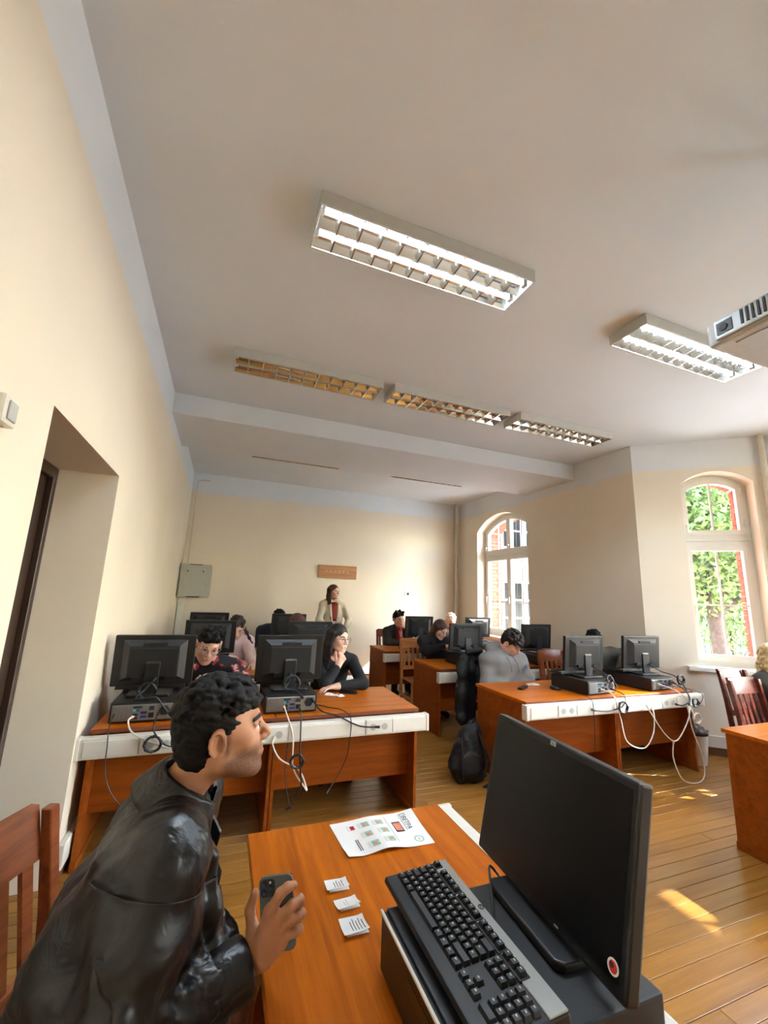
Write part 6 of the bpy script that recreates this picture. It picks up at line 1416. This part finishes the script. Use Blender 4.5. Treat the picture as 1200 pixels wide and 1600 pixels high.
# 7 woman in pink
J = seated(.25, 5.74, .24, arms=dict(elL=(.40, 5.30, .83), wrL=(.42, 5.06, .81), elR=(.02, 5.35, .83), wrR=(.25, 5.23, .81)), hunch=.5); J['neck'] = V3(.22, 5.52, 1.05); J['shL'] = V3(.37, 5.53, .985)
def ex(t, off, H_):
    q = MB(); P_ = catmull([(.30, 5.50, 1.16), (.35, 5.47, 1.08), (.40, 5.44, .99), (.44, 5.40, .92)], 6); q.tube([tuple(np.array(p) + off) for p in P_], [.022 + .005*math.sin(i*1.6) - .0006*i for i in range(len(P_))], 8); q.build('braid', M['hair_dark'], t, smooth=True)
person('woman in a pale pink top with a braid behind a second row monitor', HeadF((.215, 5.44, 1.165), (.05, -.8, -.55), (0, 0, 1), 1.06), J, 'pink_top', 'cloth_pink', 'cap', 'hair_dark', 'skin_b', female=True, extras=ex, fold=(.004, 24), res=(.007, .02, .013), hand_res=.007)
# 8 man resting his face in his hand
J = seated(2.98, 7.18, .22, arms=dict(elL=(3.17, 6.86, .825), wrL=(3.085, 6.93, 1.035), elR=(2.76, 6.90, .815), wrR=(2.98, 6.80, .805))); J['neck'] = V3(2.97, 6.98, 1.05); J['shL'] = V3(3.16, 6.99, .98); J['shR'] = V3(2.775, 6.99, .98)
def ex(t, off, H_):
    S = SD(); S.cap((2.97, 6.90, 1.0), (2.97, 6.86, .83), .06, .07, .03); sd_part(t, off, 'red_shirt', S, .012, 'cloth_red')
    q = MB(); q.tube([tuple(V3(*p) + off) for p in ((2.95, 6.835, 1.0), (2.965, 6.79, .86), (2.985, 6.835, 1.0))], .005, 6); q.build('lanyard', M['cloth_white'], t)
person('man in a charcoal jacket and red shirt resting his face in his hand', HeadF((2.965, 6.93, 1.205), (.15, -.9, -.15), (-.12, 0, 1), 1.10), J, 'charcoal_jacket', 'cloth_char', 'quiff', 'hair_black', 'skin_c', extras=ex, fold=(.005, 24), res=(.0065, .02, .012), hand_res=.0065, tuck=.02, open_neck=((2.97, 6.88, 1.06), (2.97, 6.80, .82), .065),
       hand_pose={'L': dict(d=(-.22, -.05, 1), n=(-.3, 1, 0), thumb=(-1, 0, 0), curl=(.12, .12, .15, .2))})
# 9 student with the pale cap
J = seated(4.02, 7.26, .22, hunch=.5); J['neck'] = V3(4.02, 7.05, 1.05)
person('student in a pale patterned cap bent behind a second row monitor', HeadF((4.04, 6.96, 1.185), (-.1, -.85, -.5), (0, 0, 1), 1.08), J, 'grey_top', 'cloth_char', 'cap', 'cap_pale', 'skin_b', res=(.008, .02, .014), hand_res=.008)
# 10 woman in black typing
J = seated(3.16, 5.86, .30, arms=dict(elR=(2.75, 5.42, .86), wrR=(2.98, 5.28, .935), elL=(3.34, 5.42, .86), wrL=(3.22, 5.27, .935)), hunch=.4); J['neck'] = V3(2.97, 5.56, 1.04); J['shR'] = V3(2.775, 5.57, .975); J['shL'] = V3(3.17, 5.57, .975)
person('woman in black with long dark hair typing at the second row', HeadF((3.0, 5.46, 1.155), (.25, -.8, -.55), (0, 0, 1), 1.06), J, 'black_sweater', 'cloth_black', 'long', 'hair_brown', 'skin_b', female=True, res=(.007, .02, .013), hand_res=.006, tuck=.02, fold=(.005, 24), sc=1.08, ears=False)
# 11 hooded man looking down
J = seated(3.09, 4.20, .16, arms=dict(elR=(2.80, 4.06, .72), wrR=(2.98, 3.96, .655), elL=(3.37, 4.06, .72), wrL=(3.20, 3.96, .655)), hunch=.3, z0=.57); J['neck'] = V3(3.075, 4.11, 1.015); J['shR'] = V3(2.865, 4.12, .935); J['shL'] = V3(3.285, 4.10, .935)
ch = SD(); ch.cap((2.97, 4.09, .90), (2.96, 4.09, .66), .075, .10, .07); ch.cap((3.18, 4.08, .90), (3.20, 4.08, .66), .075, .10, .07); ch.cap((3.075, 4.09, .90), (3.08, 4.07, .68), .08, .10, .07); ch.cap((2.88, 4.12, .91), (2.99, 4.13, .96), .055, .05, .06); ch.cap((3.27, 4.11, .91), (3.16, 4.12, .96), .055, .05, .06); ch.cap((2.97, 4.20, 1.035), (3.06, 4.235, 1.05), .04, .045, .03); ch.cap((3.06, 4.235, 1.05), (3.16, 4.19, 1.03), .045, .04, .03); ch.cap((2.97, 4.20, 1.03), (3.02, 4.07, .98), .035, .03, .03); ch.cap((3.16, 4.19, 1.03), (3.13, 4.06, .98), .035, .03, .03)
def ex(t, off, H_):
    badge_on(t, off, (3.215, 3.912, .885), (.2, -1, .10), .026)
    for x, dx in ((3.03, .0), (3.11, .02)):
        q = MB(); q.tube([tuple(V3(*p) + off) for p in catmull([(x, 3.985, .985), (x + dx*.5, 3.925, .92), (x + dx, 3.905, .84)], 5)], .0045, 6); q.build('drawstring', M['cloth_grey'], t)
person('curly haired man in a grey hoodie looking down at the first row', HeadF((3.125, 4.035, 1.13), (.38, -.68, -.62), (.05, -.3, 1), 1.10), J, 'grey_hoodie', 'cloth_grey', 'mop', 'hair_dark', 'skin_b', res=(.006, .02, .011), hand_res=.007, tuck=.026, fold=(.012, 22), cl_extra=ch, extras=ex, sc=1.08)
# 12 student in olive
J = seated(4.60, 4.22, .20, hunch=.5, face=(-.25, -1)); J['neck'] = V3(4.43, 4.04, 1.04)
person('black haired student in olive hidden behind the first row monitor', HeadF((4.33, 4.0, 1.15), (-.3, -.85, -.45), (0, 0, 1), 1.06), J, 'olive_jacket', 'cloth_olive', 'cap', 'hair_black', 'skin_c', res=(.008, .02, .014), hand_res=.008)
# 13 blond woman by the window
J = seated(5.09, 2.68, .15, hunch=.2, face=(.1, -1)); J['neck'] = V3(5.11, 2.60, 1.00); J['shR'] = V3(4.92, 2.62, .93); J['shL'] = V3(5.29, 2.60, .93)
person('blond woman with bushy hair by the narrow window at the right edge', HeadF((5.14, 2.56, 1.15), (.75, -.6, -.25), (0, 0, 1), 1.06), J, 'dark_top', 'cloth_olive', 'bushy', 'hair_blond', 'skin_b', female=True, res=(.007, .02, .013), hand_res=.008, ears=False)
